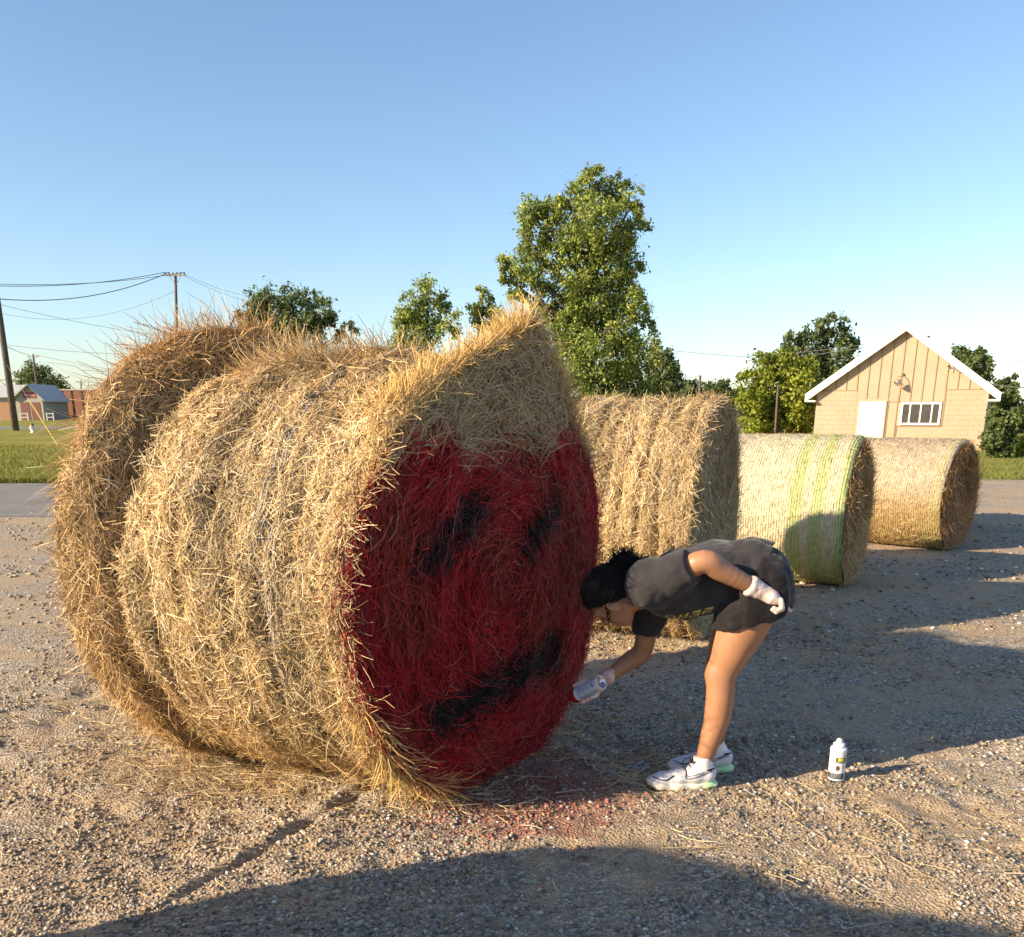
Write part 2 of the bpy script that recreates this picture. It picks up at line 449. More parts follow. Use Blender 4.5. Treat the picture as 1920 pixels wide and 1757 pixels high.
class BaleShape:
    """lofted round bale lying on its side: s=0 is the end turned to the camera, s=1 the hidden end"""
    def __init__(self, near, yaw_n, far, yaw_f, stations, seed, ridges=(), rough=0.02, peak=None, sink=0.02):
        self.p0 = np.array(near, float); self.p1 = np.array(far, float)
        self.y0, self.y1 = math.radians(yaw_n), math.radians(yaw_f)
        self.st = np.array(stations, float)          # s, half width towards camera, half width away, half height
        self.n1, self.n2 = Noise(seed), Noise(seed + 1)
        self.ridges, self.rough, self.peak, self.sink = ridges, rough, peak, sink
        self.len = float(np.linalg.norm(self.p1 - self.p0))
    def frame(self, s):
        yaw = self.y0 + (self.y1 - self.y0) * s
        t = np.stack([np.sin(yaw), np.cos(yaw), 0 * yaw], -1)
        n = np.stack([np.cos(yaw), -np.sin(yaw), 0 * yaw], -1)
        c = self.p0 + (self.p1 - self.p0) * s[..., None]
        return c, t, n
    def point(self, s, th, rho=1.0, off=0.0):
        s = np.asarray(s, float); th = np.asarray(th, float)
        s, th = np.broadcast_arrays(s, th)
        c, t, n = self.frame(s)
        hl = np.interp(s, self.st[:, 0], self.st[:, 1]); hr = np.interp(s, self.st[:, 0], self.st[:, 2]); hh = np.interp(s, self.st[:, 0], self.st[:, 3])
        ct, sn = np.cos(th), np.sin(th)
        hw = np.where(ct > 0, hr, hl)
        q = np.stack([s * 2.2, ct * 1.0, sn * 1.0], -1)
        r = 1.0 + self.rough * self.n1(q, 1.2) + self.rough * 0.6 * self.n2(q, 4.0)
        for (sc_, amp, wid) in self.ridges:
            wob = 0.008 * np.sin(th * 3 + sc_ * 20) + 0.006 * np.sin(th * 7 + sc_ * 50)
            m = 0.65 + 0.5 * self.n2(np.stack([sc_ * 9 + 0 * s, ct * 2, sn * 2], -1), 0.8)
            r = r - amp * np.clip(m, 0, 1.6) * np.exp(-((s - sc_ + wob) / wid) ** 2)
        if self.peak is not None:
            r = r + self.peak(s, th)
        r = r * rho + off
        z = hh + hh * sn * r - self.sink
        z = np.where(z < 0.03, 0.03 * np.exp(np.minimum(0, (z - 0.03)) / 0.12), z)
        P = c + t * (hw * ct * r)[..., None]
        P[..., 2] = z
        return P
    def normal(self, s, th):
        e = 1e-3
        du = self.point(np.clip(s + e, 0, 1.2), th) - self.point(s - e, th)
        dt = self.point(s, th + e) - self.point(s, th - e)
        n = unit(np.cross(dt, du))
        c = self.frame(np.asarray(s, float))[0]
        P = self.point(s, th)
        v = P - c; v[..., 2] -= np.interp(s, self.st[:, 0], self.st[:, 3])
        n = n * np.sign(np.sum(n * v, -1, keepdims=True) + 1e-9)
        return n, unit(dt), unit(du)
    def side_mesh(self, nu, nt):
        S, T = np.meshgrid(np.linspace(0, 1, nu), np.linspace(0, 2 * math.pi, nt, endpoint=False), indexing='ij')
        P = self.point(S, T)
        i = np.arange(nu * nt).reshape(nu, nt)
        j = np.roll(i, -1, 1)
        F = np.stack([i[:-1], j[:-1], j[1:], i[1:]], -1).reshape(-1, 4)
        return P.reshape(-1, 3), F, S.ravel(), T.ravel()
    def cap_point(self, s, rho, th, bulge):
        rim = self.point(np.full_like(th, s), th)
        c, t, n = self.frame(np.full_like(th, s))
        c = c.copy(); c[..., 2] = np.interp(s, self.st[:, 0], self.st[:, 3]) - self.sink
        P = c + (rim - c) * rho[..., None]
        sg = 1.0 if s < 0.5 else -1.0
        q = (rim - c) * rho[..., None] * 2.5
        b = bulge * (1 - rho ** 2.5) + 0.022 * self.n1(q, 1.0) * (0.3 + 0.7 * (1 - rho)) + 0.008 * np.sin(rho * 60 + th)
        return P + n * (sg * b)[..., None]
    def cap_mesh(self, s, nr, nt, bulge):
        R, T = np.meshgrid(np.linspace(0.0, 1, nr), np.linspace(0, 2 * math.pi, nt, endpoint=False), indexing='ij')
        P = self.cap_point(s, R, T, bulge)
        i = np.arange(nr * nt).reshape(nr, nt); j = np.roll(i, -1, 1)
        F = np.stack([i[:-1], j[:-1], j[1:], i[1:]], -1).reshape(-1, 4)
        return P.reshape(-1, 3), F, R.ravel(), T.ravel()

def side_straws(B, n, r, lmin, lmax, wmin, wmax, along=0.75, tip=0.12, s0=0.0, s1=1.0, th0=None, th1=None, colour=None, off=0.0):
    s = r.uniform(s0, s1, n)
    th = r.uniform(0, 2 * math.pi, n) if th0 is None else r.uniform(th0, th1, n)
    P = B.point(s, th, off=off)
    N, T, U = B.normal(s, th)
    ang = r.normal(size=n) * along
    sg = np.where(r.uniform(size=n) < 0.5, -1, 1)
    D = T * (np.cos(ang) * sg)[:, None] + U * np.sin(ang)[:, None]
    ln = lmin + (lmax - lmin) * r.uniform(size=n) ** 1.8
    wd = r.uniform(wmin, wmax, n)
    P = P - D * ln[:, None] * 0.4
    V, F, k = straw_mesh(P, N, D, ln, wd, r, lift=0.003, tip=tip, curl=0.6)
    V[:, 2] = np.maximum(V[:, 2], 0.006)
    c = straw_colors(r, n) if colour is None else colour(s, th, P, r)
    return V, F, np.repeat(c, k, 0), P

# ------------------------------------------------------------------ the bales
def segd(t, z, a, b):
    a = np.array(a); b = np.array(b); p = np.stack([t, z], -1); d = b - a
    u = np.clip(((p - a) @ d) / (d @ d), 0, 1)
    return np.linalg.norm(p - a - u[..., None] * d, axis=-1)
def paint(t, z, jit):
    """sprayed end: 0 bare hay, 1 red, 2 black"""
    top = 1.47 + 0.04 * np.abs(t / 0.5) ** 1.5 + 0.035 * np.sin(t * 13 + 1) + 0.02 * np.sin(t * 31) - 0.10 * np.clip((np.abs(t) - 0.6) / 0.2, 0, 1)
    k = np.where(z + jit * 0.05 < top, 1, 0)
    d = np.minimum(segd(t, z, (-0.49, 1.07), (-0.23, 1.24)) - 0.068, segd(t, z, (0.16, 1.06), (0.40, 1.18)) - 0.062)
    d = np.minimum(d, segd(t, z, (-0.46, 0.42), (0.40, 0.50)) - 0.09)
    k = np.where((d + jit * 0.042 < 0) & (k == 1), 2, k)
    return k
RED = np.array((0.50, 0.009, 0.016)); BLACK = np.array((0.010, 0.009, 0.010))
def paint_cols(base, k, r):
    n = len(base)
    c = base.copy()
    m = k == 1
    mixr = np.clip(r.normal(0.93, 0.07, n), 0.6, 1)[:, None]
    reds = RED * r.uniform(0.12, 0.5, (n, 1))  # reds kept deep: shaded gaps between painted stems put into the core
    c[m] = (base * (1 - mixr) * 0.8 + reds * mixr)[m]
    m = k == 2
    c[m] = (BLACK * r.uniform(0.5, 1.8, (n, 1)) + base * 0.012)[m]
    miss = (k > 0) & (r.uniform(size=n) < 0.012)
    c[miss] = base[miss] * 0.8
    return c

def big_bale():
    r = np.random.default_rng(101)
    def peak(s, th):
        a = (th + math.pi) % (2 * math.pi) - math.pi
        deg = np.degrees(a)
        fall = np.exp(-(s / 0.10) ** 2)
        p = np.interp(deg, [-180, -70, -43, -20, 42, 55, 64, 74, 83, 96, 108, 125, 150, 180], [0, .03, .04, 0, -.01, .04, .11, .24, .09, .0, -.04, -.03, -.02, 0])
        gap = -0.075 * np.exp(-((s - .81) / .028) ** 2) * np.clip((-95 - deg) / 15, 0, 1) * np.clip((deg + 175) / 20, 0, 1)
        return fall * p + gap
    st = [(0, .91, .92, .925), (.04, .912, .92, .925), (.12, .91, .91, .915), (.3, .92, .92, .925), (.5, .925, .925, .93), (.68, .925, .925, .93),
          (.77, .92, .92, .925), (.80, .885, .885, .885), (.83, .88, .88, .885), (.87, .955, .955, .965), (.93, .98, .98, .995), (1.0, .97, .97, .985)]
    B = BaleShape((-0.07, 3.87, 0), 34.0, (-1.34, 4.42, 0), 30, st, 41,
                  ridges=[(.10, .022, .016), (.19, .030, .018), (.29, .042, .018), (.39, .030, .015), (.49, .036, .018), (.59, .042, .017), (.69, .030, .016)], rough=0.016, peak=peak)
    t = thing('hay_bale', (-0.7, 4.1, 0), 'huge shaggy round hay bale with its near end sprayed red', 'hay bale', 'row of round hay bales')
    V, F, S, T = B.side_mesh(220, 260)
    N, _, _ = B.normal(S, T)
    V = V - N * 0.012
    base = straw_colors(r, len(V)) * 0.36  # core darkened: shade of the gaps between stems put into its colour
    k = np.zeros(len(V), int); k[(S < 0.02) & (V[:, 2] < 1.35)] = 1
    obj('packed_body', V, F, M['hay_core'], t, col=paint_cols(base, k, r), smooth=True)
    # painted end
    V, F, R_, T = B.cap_mesh(0.0, 70, 240, 0.05)
    c, tv, nv = B.frame(np.zeros(1))
    tt = (V - c[0]) @ tv[0]
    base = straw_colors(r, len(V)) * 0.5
    pc = paint_cols(base, paint(tt, V[:, 2], r.normal(size=len(V)) * 0.5), r)
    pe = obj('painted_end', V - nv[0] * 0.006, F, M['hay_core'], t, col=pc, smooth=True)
    pe['label'] = 'hay end sprayed red with black strokes, bare straw on top'
    V, F, R_, T = B.cap_mesh(1.0, 24, 140, 0.05)
    obj('bare_end', V, F, M['hay_core'], t, col=straw_colors(r, len(V)) * 0.6, smooth=True)
    # stems on the round side (only a thinner coat where the ground or the far side hides it)
    parts = []
    def side_col(s, th, P, rr):
        n = len(s)
        c = straw_colors(rr, n)
        pale = Noise(55)(np.stack([s * 3, np.cos(th), np.sin(th)], -1), 1.0)
        c = c * (1.0 + 0.16 * pale)[:, None]
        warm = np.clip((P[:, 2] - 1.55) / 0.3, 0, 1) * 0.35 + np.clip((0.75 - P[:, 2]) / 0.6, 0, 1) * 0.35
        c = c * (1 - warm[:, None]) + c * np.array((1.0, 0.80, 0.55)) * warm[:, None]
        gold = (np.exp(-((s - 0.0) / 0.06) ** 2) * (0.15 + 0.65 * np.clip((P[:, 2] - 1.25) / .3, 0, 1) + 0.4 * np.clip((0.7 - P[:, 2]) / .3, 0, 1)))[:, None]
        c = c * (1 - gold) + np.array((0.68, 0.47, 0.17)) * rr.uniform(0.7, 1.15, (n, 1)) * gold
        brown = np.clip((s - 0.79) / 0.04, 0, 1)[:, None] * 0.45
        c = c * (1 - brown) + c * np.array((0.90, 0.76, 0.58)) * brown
        pz = (s < 0.035 + 0.02 * rr.normal(size=n)) & (P[:, 2] < 1.28 + 0.08 * rr.normal(size=n)) & (P[:, 2] > 0.35)
        return paint_cols(c, pz.astype(int) * (rr.uniform(size=n) < 0.65), rr)
    a0, a1 = math.radians(75), math.radians(285)
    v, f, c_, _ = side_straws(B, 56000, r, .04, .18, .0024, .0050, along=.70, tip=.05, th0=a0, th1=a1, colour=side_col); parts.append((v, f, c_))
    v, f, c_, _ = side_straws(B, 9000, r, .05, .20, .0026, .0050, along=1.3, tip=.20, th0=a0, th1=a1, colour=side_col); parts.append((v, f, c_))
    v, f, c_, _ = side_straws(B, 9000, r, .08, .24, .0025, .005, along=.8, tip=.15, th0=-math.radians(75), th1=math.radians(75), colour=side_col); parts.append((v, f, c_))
    obj('side_straw', *join(parts)[:2], M['straw'], t, col=join(parts)[2], kind='stuff')
    # fringe: stems standing off the far flange and the crest, and the near rim
    parts = []
    def fringe(n, s_lo, s_hi, th_lo, th_hi, lmin, lmax, outw, axial, tang, colf, wid=(.0025, .0048), spread=.35):
        s = r.uniform(s_lo, s_hi, n); th = np.radians(r.uniform(th_lo, th_hi, n))
        P = B.point(s, th); N, T, U = B.normal(s, th)
        D = N * outw + U * axial + T * tang + r.normal(size=(n, 3)) * spread
        ln = r.uniform(lmin, lmax, n)
        L2, F2, k = straw_mesh(P - N * 0.02, unit(np.cross(D, r.normal(size=(n, 3)))), unit(D), ln, r.uniform(*wid, n), r, lift=0.0, tip=0.12, curl=0.5)
        L2[:, 2] = np.maximum(L2[:, 2], 0.006)
        parts.append((L2, F2, np.repeat(colf(s, th, P, r), k, 0)))
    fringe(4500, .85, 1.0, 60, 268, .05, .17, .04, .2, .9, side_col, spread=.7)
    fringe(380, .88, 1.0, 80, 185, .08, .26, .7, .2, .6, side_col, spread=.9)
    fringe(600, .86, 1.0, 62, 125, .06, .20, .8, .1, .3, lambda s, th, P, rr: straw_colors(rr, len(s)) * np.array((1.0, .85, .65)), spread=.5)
    gold = lambda s, th, P, rr: np.array((0.66, 0.44, 0.14)) * rr.uniform(0.65, 1.2, (len(s), 1)) * np.array((1, 1, 1)) + rr.uniform(0, .05, (len(s), 1))
    # crest on the near rim, swept up to a point
    fringe(4200, .0, .10, 66, 132, .06, .18, .16, .25, -.95, gold, spread=.35)
    fringe(2400, .0, .12, 68, 85, .08, .18, .5, .2, -.5, gold, spread=.32)
    fringe(1400, .0, .05, 30, 66, .06, .16, .5, -.1, .3, gold, spread=.35)
    fringe(2600, .0, .07, 140, 245, .04, .14, -.02, .02, .8, side_col, spread=.6)
    fringe(700, .0, .05, 200, 245, .08, .22, .02, -.02, .75, gold, spread=.45)
    fringe(1500, .3, .78, 80, 110, .08, .18, .6, .2, .5, side_col, spread=.5)
    Vj, Fj, Cj = join(parts)
    obj('shaggy_fringe', Vj, Fj, M['straw'], t, col=Cj, kind='stuff')
    # painted stems on the near end
    parts = []
    def cap_straws(n, lmin, lmax, wmin, wmax, tip, mixing):
        rho = np.sqrt(r.uniform(0.0, 1.0, n)); th = r.uniform(0, 2 * math.pi, n)
        P = B.cap_point(0.0, rho, th, 0.05)
        nn = np.repeat(nv, n, 0)
        tang = np.stack([-np.sin(th) * tv[0][0], -np.sin(th) * tv[0][1], np.cos(th)], -1)
        rad = np.stack([np.cos(th) * tv[0][0], np.cos(th) * tv[0][1], np.sin(th)], -1)
        ang = r.normal(size=n) * mixing
        D = tang * np.cos(ang)[:, None] * np.where(r.uniform(size=n) < .5, -1, 1)[:, None] + rad * np.sin(ang)[:, None]
        ln = lmin + (lmax - lmin) * r.uniform(size=n) ** 1.7
        v, f, k = straw_mesh(P - D * ln[:, None] * .4, nn, D, ln, r.uniform(wmin, wmax, n), r, lift=0.002, tip=tip, curl=.5)
        v[:, 2] = np.maximum(v[:, 2], 0.006)
        vt = (v - c[0]) @ tv[0]
        jit = np.repeat(r.normal(size=n), k)
        kk = paint(vt, v[:, 2], jit)
        base = np.repeat(straw_colors(r, n), k, 0) * 0.85
        # keep one paint tone per stem
        shade = np.repeat(r.uniform(0.22, 1.35, n), k)[:, None]
        bare = np.repeat(r.uniform(size=n) < 0.02, k)
        col_ = base.copy()
        rd = RED * shade + 0.006 * shade
        thin = np.clip(Noise(57)(v * 1.0, 1.6) * .5 + .1, 0, .35)[:, None]
        rd = rd * (1 - thin) + base * np.array((.55, .25, .2)) * thin * shade
        col_[kk == 1] = rd[kk == 1]
        col_[kk == 2] = (BLACK * shade * 1.2)[kk == 2]
        col_[bare] = (base * 0.5 + rd * 0.5)[bare]
        parts.append((v, f, col_))
    cap_straws(22000, .06, .22, .0026, .0055, .10, .55)
    cap_straws(3500, .08, .26, .0020, .004, .30, 1.2)
    Vj, Fj, Cj = join(parts)
    obj('painted_straw', Vj, Fj, M['straw'], t, col=Cj, kind='stuff')
    # pale plastic net strands still clinging to the side
    tw = plain('net_plastic', (0.42, 0.45, 0.50), 0.45, var=0.1)
    for (s, d0, d1, wob) in ((.30, 118, 165, .010), (.315, 112, 172, .012), (.27, 150, 205, .010), (.285, 155, 200, .012), (.26, 160, 188, .008), (.30, 160, 195, .014), (.24, 150, 190, .012), (.295, 125, 160, .008), (.255, 165, 200, .010)):
        ths = np.radians(np.linspace(d0, d1, 26))
        ss = s + .5 * wob * np.sin(np.linspace(0, 4, 26) + s * 90) + np.cumsum(r.normal(size=26)) * 0.0012
        pts = B.point(ss, ths); N = B.normal(ss, ths)[0]
        MB().tube(pts + N * 0.012, 0.0018, 5).obj('net_strand', tw, t, smooth=True)
    return t

def rough_bale(near, yaw, R, L, seed, label, nside, nend, ridges, group='row of round hay bales', tone=(1, 1, 1), name='hay_bale', hh=None, rear=1.0):
    r = np.random.default_rng(seed)
    a = math.radians(yaw)
    far = (near[0] - L * math.cos(a), near[1] + L * math.sin(a), 0)
    hh = hh or R
    st = [(0, R * 1.0, R * 1.0, hh), (.06, R * 1.0, R * 1.0, hh * 1.005), (.5, R * .985, R * .985 * (1 + rear) / 2, hh * .985), (.94, R, R * rear, hh), (1, R * .98, R * .98 * rear, hh * .98)]
    B = BaleShape(near, yaw, far, yaw, st, seed, ridges=ridges, rough=0.012)
    t = thing(name, ((near[0] + far[0]) / 2, (near[1] + far[1]) / 2, 0), label, 'hay bale', group)
    tone = np.array(tone)
    V, F, S, T = B.side_mesh(160, 180)
    N = B.normal(S, T)[0]
    obj('packed_body', V - N * 0.01, F, M['hay_core'], t, col=straw_colors(r, len(V)) * 0.6 * tone, smooth=True)
    V, F, _, _ = B.cap_mesh(0.0, 40, 160, 0.03)
    obj('cut_end', V, F, M['hay_core'], t, col=straw_colors(r, len(V)) * 0.55 * tone, smooth=True)
    V, F, _, _ = B.cap_mesh(1.0, 16, 90, 0.03)
    obj('cut_end', V, F, M['hay_core'], t, col=straw_colors(r, len(V)) * 0.55 * tone, smooth=True)
    a0, a1 = math.radians(70), math.radians(290)
    colr = lambda s, th, P, rr: straw_colors(rr, len(s)) * tone * (1 + .12 * Noise(seed + 9)(P, 2.0))[:, None]
    parts = [side_straws(B, nside, r, .05, .20, .003, .006, along=.6, tip=.12, th0=a0, th1=a1, colour=colr)[:3],
             side_straws(B, nside // 8, r, .06, .2, .003, .0055, along=1.2, tip=.3, th0=a0, th1=a1, colour=colr)[:3],
             side_straws(B, nside // 5, r, .06, .2, .004, .006, along=.8, tip=.2, th0=-math.radians(70), th1=math.radians(70), colour=colr)[:3]]
    Vj, Fj, Cj = join(parts)
    obj('side_straw', Vj, Fj, M['straw'], t, col=Cj, kind='stuff')
    end_straws(B, t, nend, r, tone)
    return t
def end_straws(B, t, n, r, tone, w=(.003, .0055), rim=0.25, s=0.0, bulge=0.03):
    c, tv, nv = B.frame(np.zeros(1))
    rho = np.sqrt(r.uniform(0, 1.0, n)); th = r.uniform(0, 2 * math.pi, n)
    P = B.cap_point(0.0, rho, th, bulge)
    tang = np.stack([-np.sin(th) * tv[0][0], -np.sin(th) * tv[0][1], np.cos(th)], -1)
    rad = np.stack([np.cos(th) * tv[0][0], np.cos(th) * tv[0][1], np.sin(th)], -1)
    ang = r.normal(size=n) * .8
    D = tang * np.cos(ang)[:, None] + rad * np.sin(ang)[:, None]
    ln = r.uniform(.05, .2, n)
    v, f, k = straw_mesh(P - D * ln[:, None] * .4, np.repeat(nv, n, 0), D, ln, r.uniform(*w, n), r, lift=.002, tip=.25, curl=.5)
    v[:, 2] = np.maximum(v[:, 2], 0.006)
    obj('end_straw', v, f, M['straw'], t, col=np.repeat(straw_colors(r, n) * tone * .9, k, 0), kind='stuff')

def net_bale(near, yaw, R, L, seed, label, colour, nend, fuzz, ribs, endtone, name='hay_bale'):
    """bale still bound in net wrap: tight round side with fine ribs"""
    r = np.random.default_rng(seed)
    a = math.radians(yaw)
    far = (near[0] - L * math.cos(a), near[1] + L * math.sin(a), 0)
    st = [(0, R * .965, R * .965, R * .965), (.015, R * .99, R * .99, R * .99), (.04, R, R, R), (.96, R, R, R), (1, R * .965, R * .965, R * .965)]
    B = BaleShape(near, yaw, far, yaw, st, seed, rough=0.006)
    t = thing(name, ((near[0] + far[0]) / 2, (near[1] + far[1]) / 2, 0), label, 'hay bale', 'row of round hay bales')
    nu, nt = 400, 300
    V, F, S, T = B.side_mesh(nu, nt)
    N = B.normal(S, T)[0]
    q = np.stack([S * L * 1.0, np.cos(T) * R, np.sin(T) * R], -1)
    rib = np.abs(np.sin(S * math.pi * ribs + 0.6 * Noise(seed + 3)(q, 1.5))) ** 0.7
    lump = Noise(seed + 4, 20)(q, 9.0) * 0.5 + Noise(seed + 5, 20)(q, 22.0) * 0.5
    V = V + N * (0.007 * rib + 0.0045 * lump)[:, None]
    cc = colour(S, T, V, rib, lump, r)
    obj('net_wrap', V, F, M['net_wrap'], t, col=cc, smooth=True)
    V, F, _, _ = B.cap_mesh(0.0, 40, 150, 0.05)
    obj('cut_end', V, F, M['hay_core'], t, col=straw_colors(r, len(V)) * 0.5 * np.array(endtone), smooth=True)
    V, F, _, _ = B.cap_mesh(1.0, 14, 80, 0.05)
    obj('cut_end', V, F, M['hay_core'], t, col=straw_colors(r, len(V)) * 0.5 * np.array(endtone), smooth=True)
    end_straws(B, t, nend, r, np.array(endtone), w=(.004, .007), bulge=.05)
    colr = lambda s, th, P, rr: straw_colors(rr, len(s)) * 1.05
    v, f, c, _ = side_straws(B, fuzz, r, .02, .09, .003, .005, along=.8, tip=.25, th0=math.radians(70), th1=math.radians(290), colour=colr, off=.008)
    obj('poking_straw', v, f, M['straw'], t, col=c, kind='stuff')
    return t
M['net_wrap'] = vcol('net_wrap', 0.6, 0.3, bump_scale=160.0, bump_d=0.006, detail_var=0.3)

big_bale()
rough_bale((1.50, 6.68, 0), 24, .86, 1.05, 201, 'shaggy straw coloured bale with deep vertical ridges behind the person', 26000, 7000,
           [(x, .065, .022) for x in (.09, .21, .33, .45, .57, .70, .84)], rear=.72)  # hidden rear shortened and narrowed, shaped to lessen its shadow on the next bale
def green_net(S, T, V, rib, lump, r):
    n = len(S)
    pale = np.array((0.57, 0.515, 0.355)) * (1 + .10 * lump)[:, None] * (0.72 + .28 * rib)[:, None] * r.uniform(.86, 1.12, (n, 1))
    yellow = np.clip((0.62 - V[:, 2]) / 0.45, 0, 1)[:, None]
    c = pale * (1 - .75 * yellow) + np.array((0.52, 0.40, 0.13)) * r.uniform(.7, 1.1, (n, 1)) * yellow * .75
    g = np.array((0.30, 0.41, 0.08))
    for (s0, w, k) in ((.30, .042, .88), (.165, .040, .88), (.018, .032, .9), (.99, .02, .6)):
        m = (np.exp(-((S - s0) / w) ** 4) * k * (0.55 + .45 * (1 - rib)))[:, None]
        c = c * (1 - m) + g * r.uniform(.7, 1.15, (n, 1)) * m
    edge = np.exp(-(S / .012) ** 2)[:, None] * .8
    return c * (1 - edge) + np.array((0.10, 0.20, 0.10)) * edge
net_bale((3.31, 8.70, 0), 29.5, .705, 1.45, 301, 'pale net wrapped bale with bright green stripes', green_net, 7000, 3500, 62, (1.0, .85, .65))
def brown_net(S, T, V, rib, lump, r):
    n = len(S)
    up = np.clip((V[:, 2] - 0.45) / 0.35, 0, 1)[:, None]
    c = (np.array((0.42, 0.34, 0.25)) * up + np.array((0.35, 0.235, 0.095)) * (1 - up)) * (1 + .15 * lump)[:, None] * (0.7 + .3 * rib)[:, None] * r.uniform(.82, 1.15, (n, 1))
    m = (np.exp(-((S - .05) / .03) ** 2) * .45 * r.uniform(.2, 1, n))[:, None]
    c = c * (1 - m) + np.array((0.30, 0.38, 0.12)) * m
    m = (np.exp(-((S - .14) / .03) ** 2) * .35 * np.clip((.5 - V[:, 2]) / .3, 0, 1))[:, None]
    return c * (1 - m) + np.array((0.30, 0.38, 0.12)) * m
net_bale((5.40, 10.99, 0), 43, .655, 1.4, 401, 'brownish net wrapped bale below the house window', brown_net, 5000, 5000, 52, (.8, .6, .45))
rough_bale((6.26, 12.75, 0), 43, .62, 1.3, 501, 'dark frayed bale hidden behind the last net wrapped bale', 5000, 4000, [(.3, .03, .03), (.6, .03, .03)], tone=(.8, .62, .45))
# the next bale of the row, beside the camera: its shadow lies across the foreground
rough_bale((-1.85, 0.64, 0), 30, .82, 1.4, 601, 'bale beside the photographer whose shadow crosses the foreground', 5000, 1500, [(.3, .03, .03), (.6, .03, .03)])

# ------------------------------------------------------------------ trees and bushes
def leaf_cloud(clumps, n, size, cols, r, sub=26, spread=0.30, flat=0.0):
    """leaf-sized faces gathered into twig clusters through the crown's volume"""
    C = np.array([c[0] for c in clumps]); R = np.array([c[1] for c in clumps])
    if R.ndim == 1: R = np.repeat(R[:, None], 3, 1)
    w = np.prod(R, 1) ** (2 / 3); w = w / w.sum()
    # twig clusters
    nt_ = max(1, sub) * len(clumps)
    ci = r.choice(len(clumps), nt_, p=w)
    d = unit(r.normal(size=(nt_, 3)))
    rad = r.uniform(0.35, 1.08, (nt_, 1)) ** 0.7
    tw = C[ci] + d * rad * R[ci]
    tr = R[ci].mean(1) * spread * r.uniform(0.6, 1.3, nt_)
    tone = r.uniform(0.65, 1.25, nt_)
    li = r.choice(nt_, n)
    P = tw[li] + r.normal(size=(n, 3)) * tr[li][:, None] * 0.55
    nrm = unit(r.normal(size=(n, 3)) + np.array([0, 0, 0.5]) + d[li] * 0.5)
    u = unit(np.cross(nrm, r.normal(size=(n, 3)))); v = np.cross(nrm, u)
    s = size * (0.45 + 1.1 * r.uniform(size=n) ** 1.6)[:, None]
    V = np.stack([P - u * s * .5, P + v * s * .32 + nrm * s * .08, P + u * s * .55, P - v * s * .32 + nrm * s * .08], 1)
    F = np.arange(4 * n).reshape(n, 4)
    cols = np.array(cols)
    c = cols[r.choice(len(cols), n)] * tone[li][:, None] * r.uniform(.7, 1.3, (n, 1))
    return V.reshape(-1, 3), F, np.repeat(c, 4, 0), tw
def tree(name, label, base, clumps, n, size, cols, trunk_r, seed, cat='tree', sub=26, spread=.3, trunk_top=None, limbs=True, group=None):
    r = np.random.default_rng(seed)
    base = np.array(base, float)
    t = thing(name, tuple(base), label, cat, group)
    V, F, c, tw = leaf_cloud(clumps, n, size, cols, r, sub, spread)
    obj('crown', V, F, M['leaf'], t, col=c)
    top = np.array(trunk_top) if trunk_top is not None else np.mean([q[0] for q in clumps], 0)
    mb = MB()
    k = 9
    bend = np.cumsum(r.normal(size=(k, 2)) * 0.04 * np.linalg.norm(top - base) * .12, 0)
    pts = base + (top - base) * np.linspace(0, 1, k)[:, None]
    pts[1:, :2] += bend[1:] - bend[-1] * np.linspace(0, 1, k)[1:, None]
    mb.tube(pts, trunk_r * np.linspace(1.15, .35, k), 9)
    tk = mb.obj('trunk', M['bark'], t, smooth=True)
    if limbs:
        mb = MB()
        for (cc, rr_) in clumps:
            cc = np.array(cc)
            f0 = np.clip((cc[2] - base[2]) / max(.1, (top[2] - base[2])) * .72, .2, .92)
            a = base + (top - base) * f0
            mid = (a + cc) / 2 + np.array([0, 0, -.05]) * np.linalg.norm(cc - a) + r.normal(size=3) * .06 * np.linalg.norm(cc - a)
            mb.tube(np.array([a, a * .6 + mid * .4, mid, cc]), np.array([.42, .32, .24, .08]) * trunk_r, 6)
        for q in tw[r.choice(len(tw), min(len(tw), 60), replace=False)]:
            j = np.argmin([np.linalg.norm(np.array(cc) - q) for cc, _ in clumps])
            mb.tube(np.array([clumps[j][0], (np.array(clumps[j][0]) + q) / 2 + r.normal(size=3) * .05, q]), np.array([.09, .06, .03]) * trunk_r, 4)
        obj('limbs', np.array(mb.V), mb.F, M['bark'], t, smooth=True)
    return t
def clumps_px(lst, Y, r, dep=0.35, squash=1.0):
    out = []
    for (px, py, rp) in lst:
        rad = rp * Y / FPX
        c = at(px, py, Y + r.normal() * dep)
        out.append((c, np.array([rad, rad, rad * squash])))
    return out
GREEN_CW = [(0.21, 0.28, 0.06), (0.26, 0.32, 0.07), (0.16, 0.22, 0.045), (0.34, 0.35, 0.08)]
GREEN_DK = [(0.085, 0.125, 0.042), (0.12, 0.16, 0.05), (0.145, 0.18, 0.055)]
GREEN_YL = [(0.24, 0.29, 0.03), (0.30, 0.32, 0.04), (0.18, 0.23, 0.03)]
rr = np.random.default_rng(71)
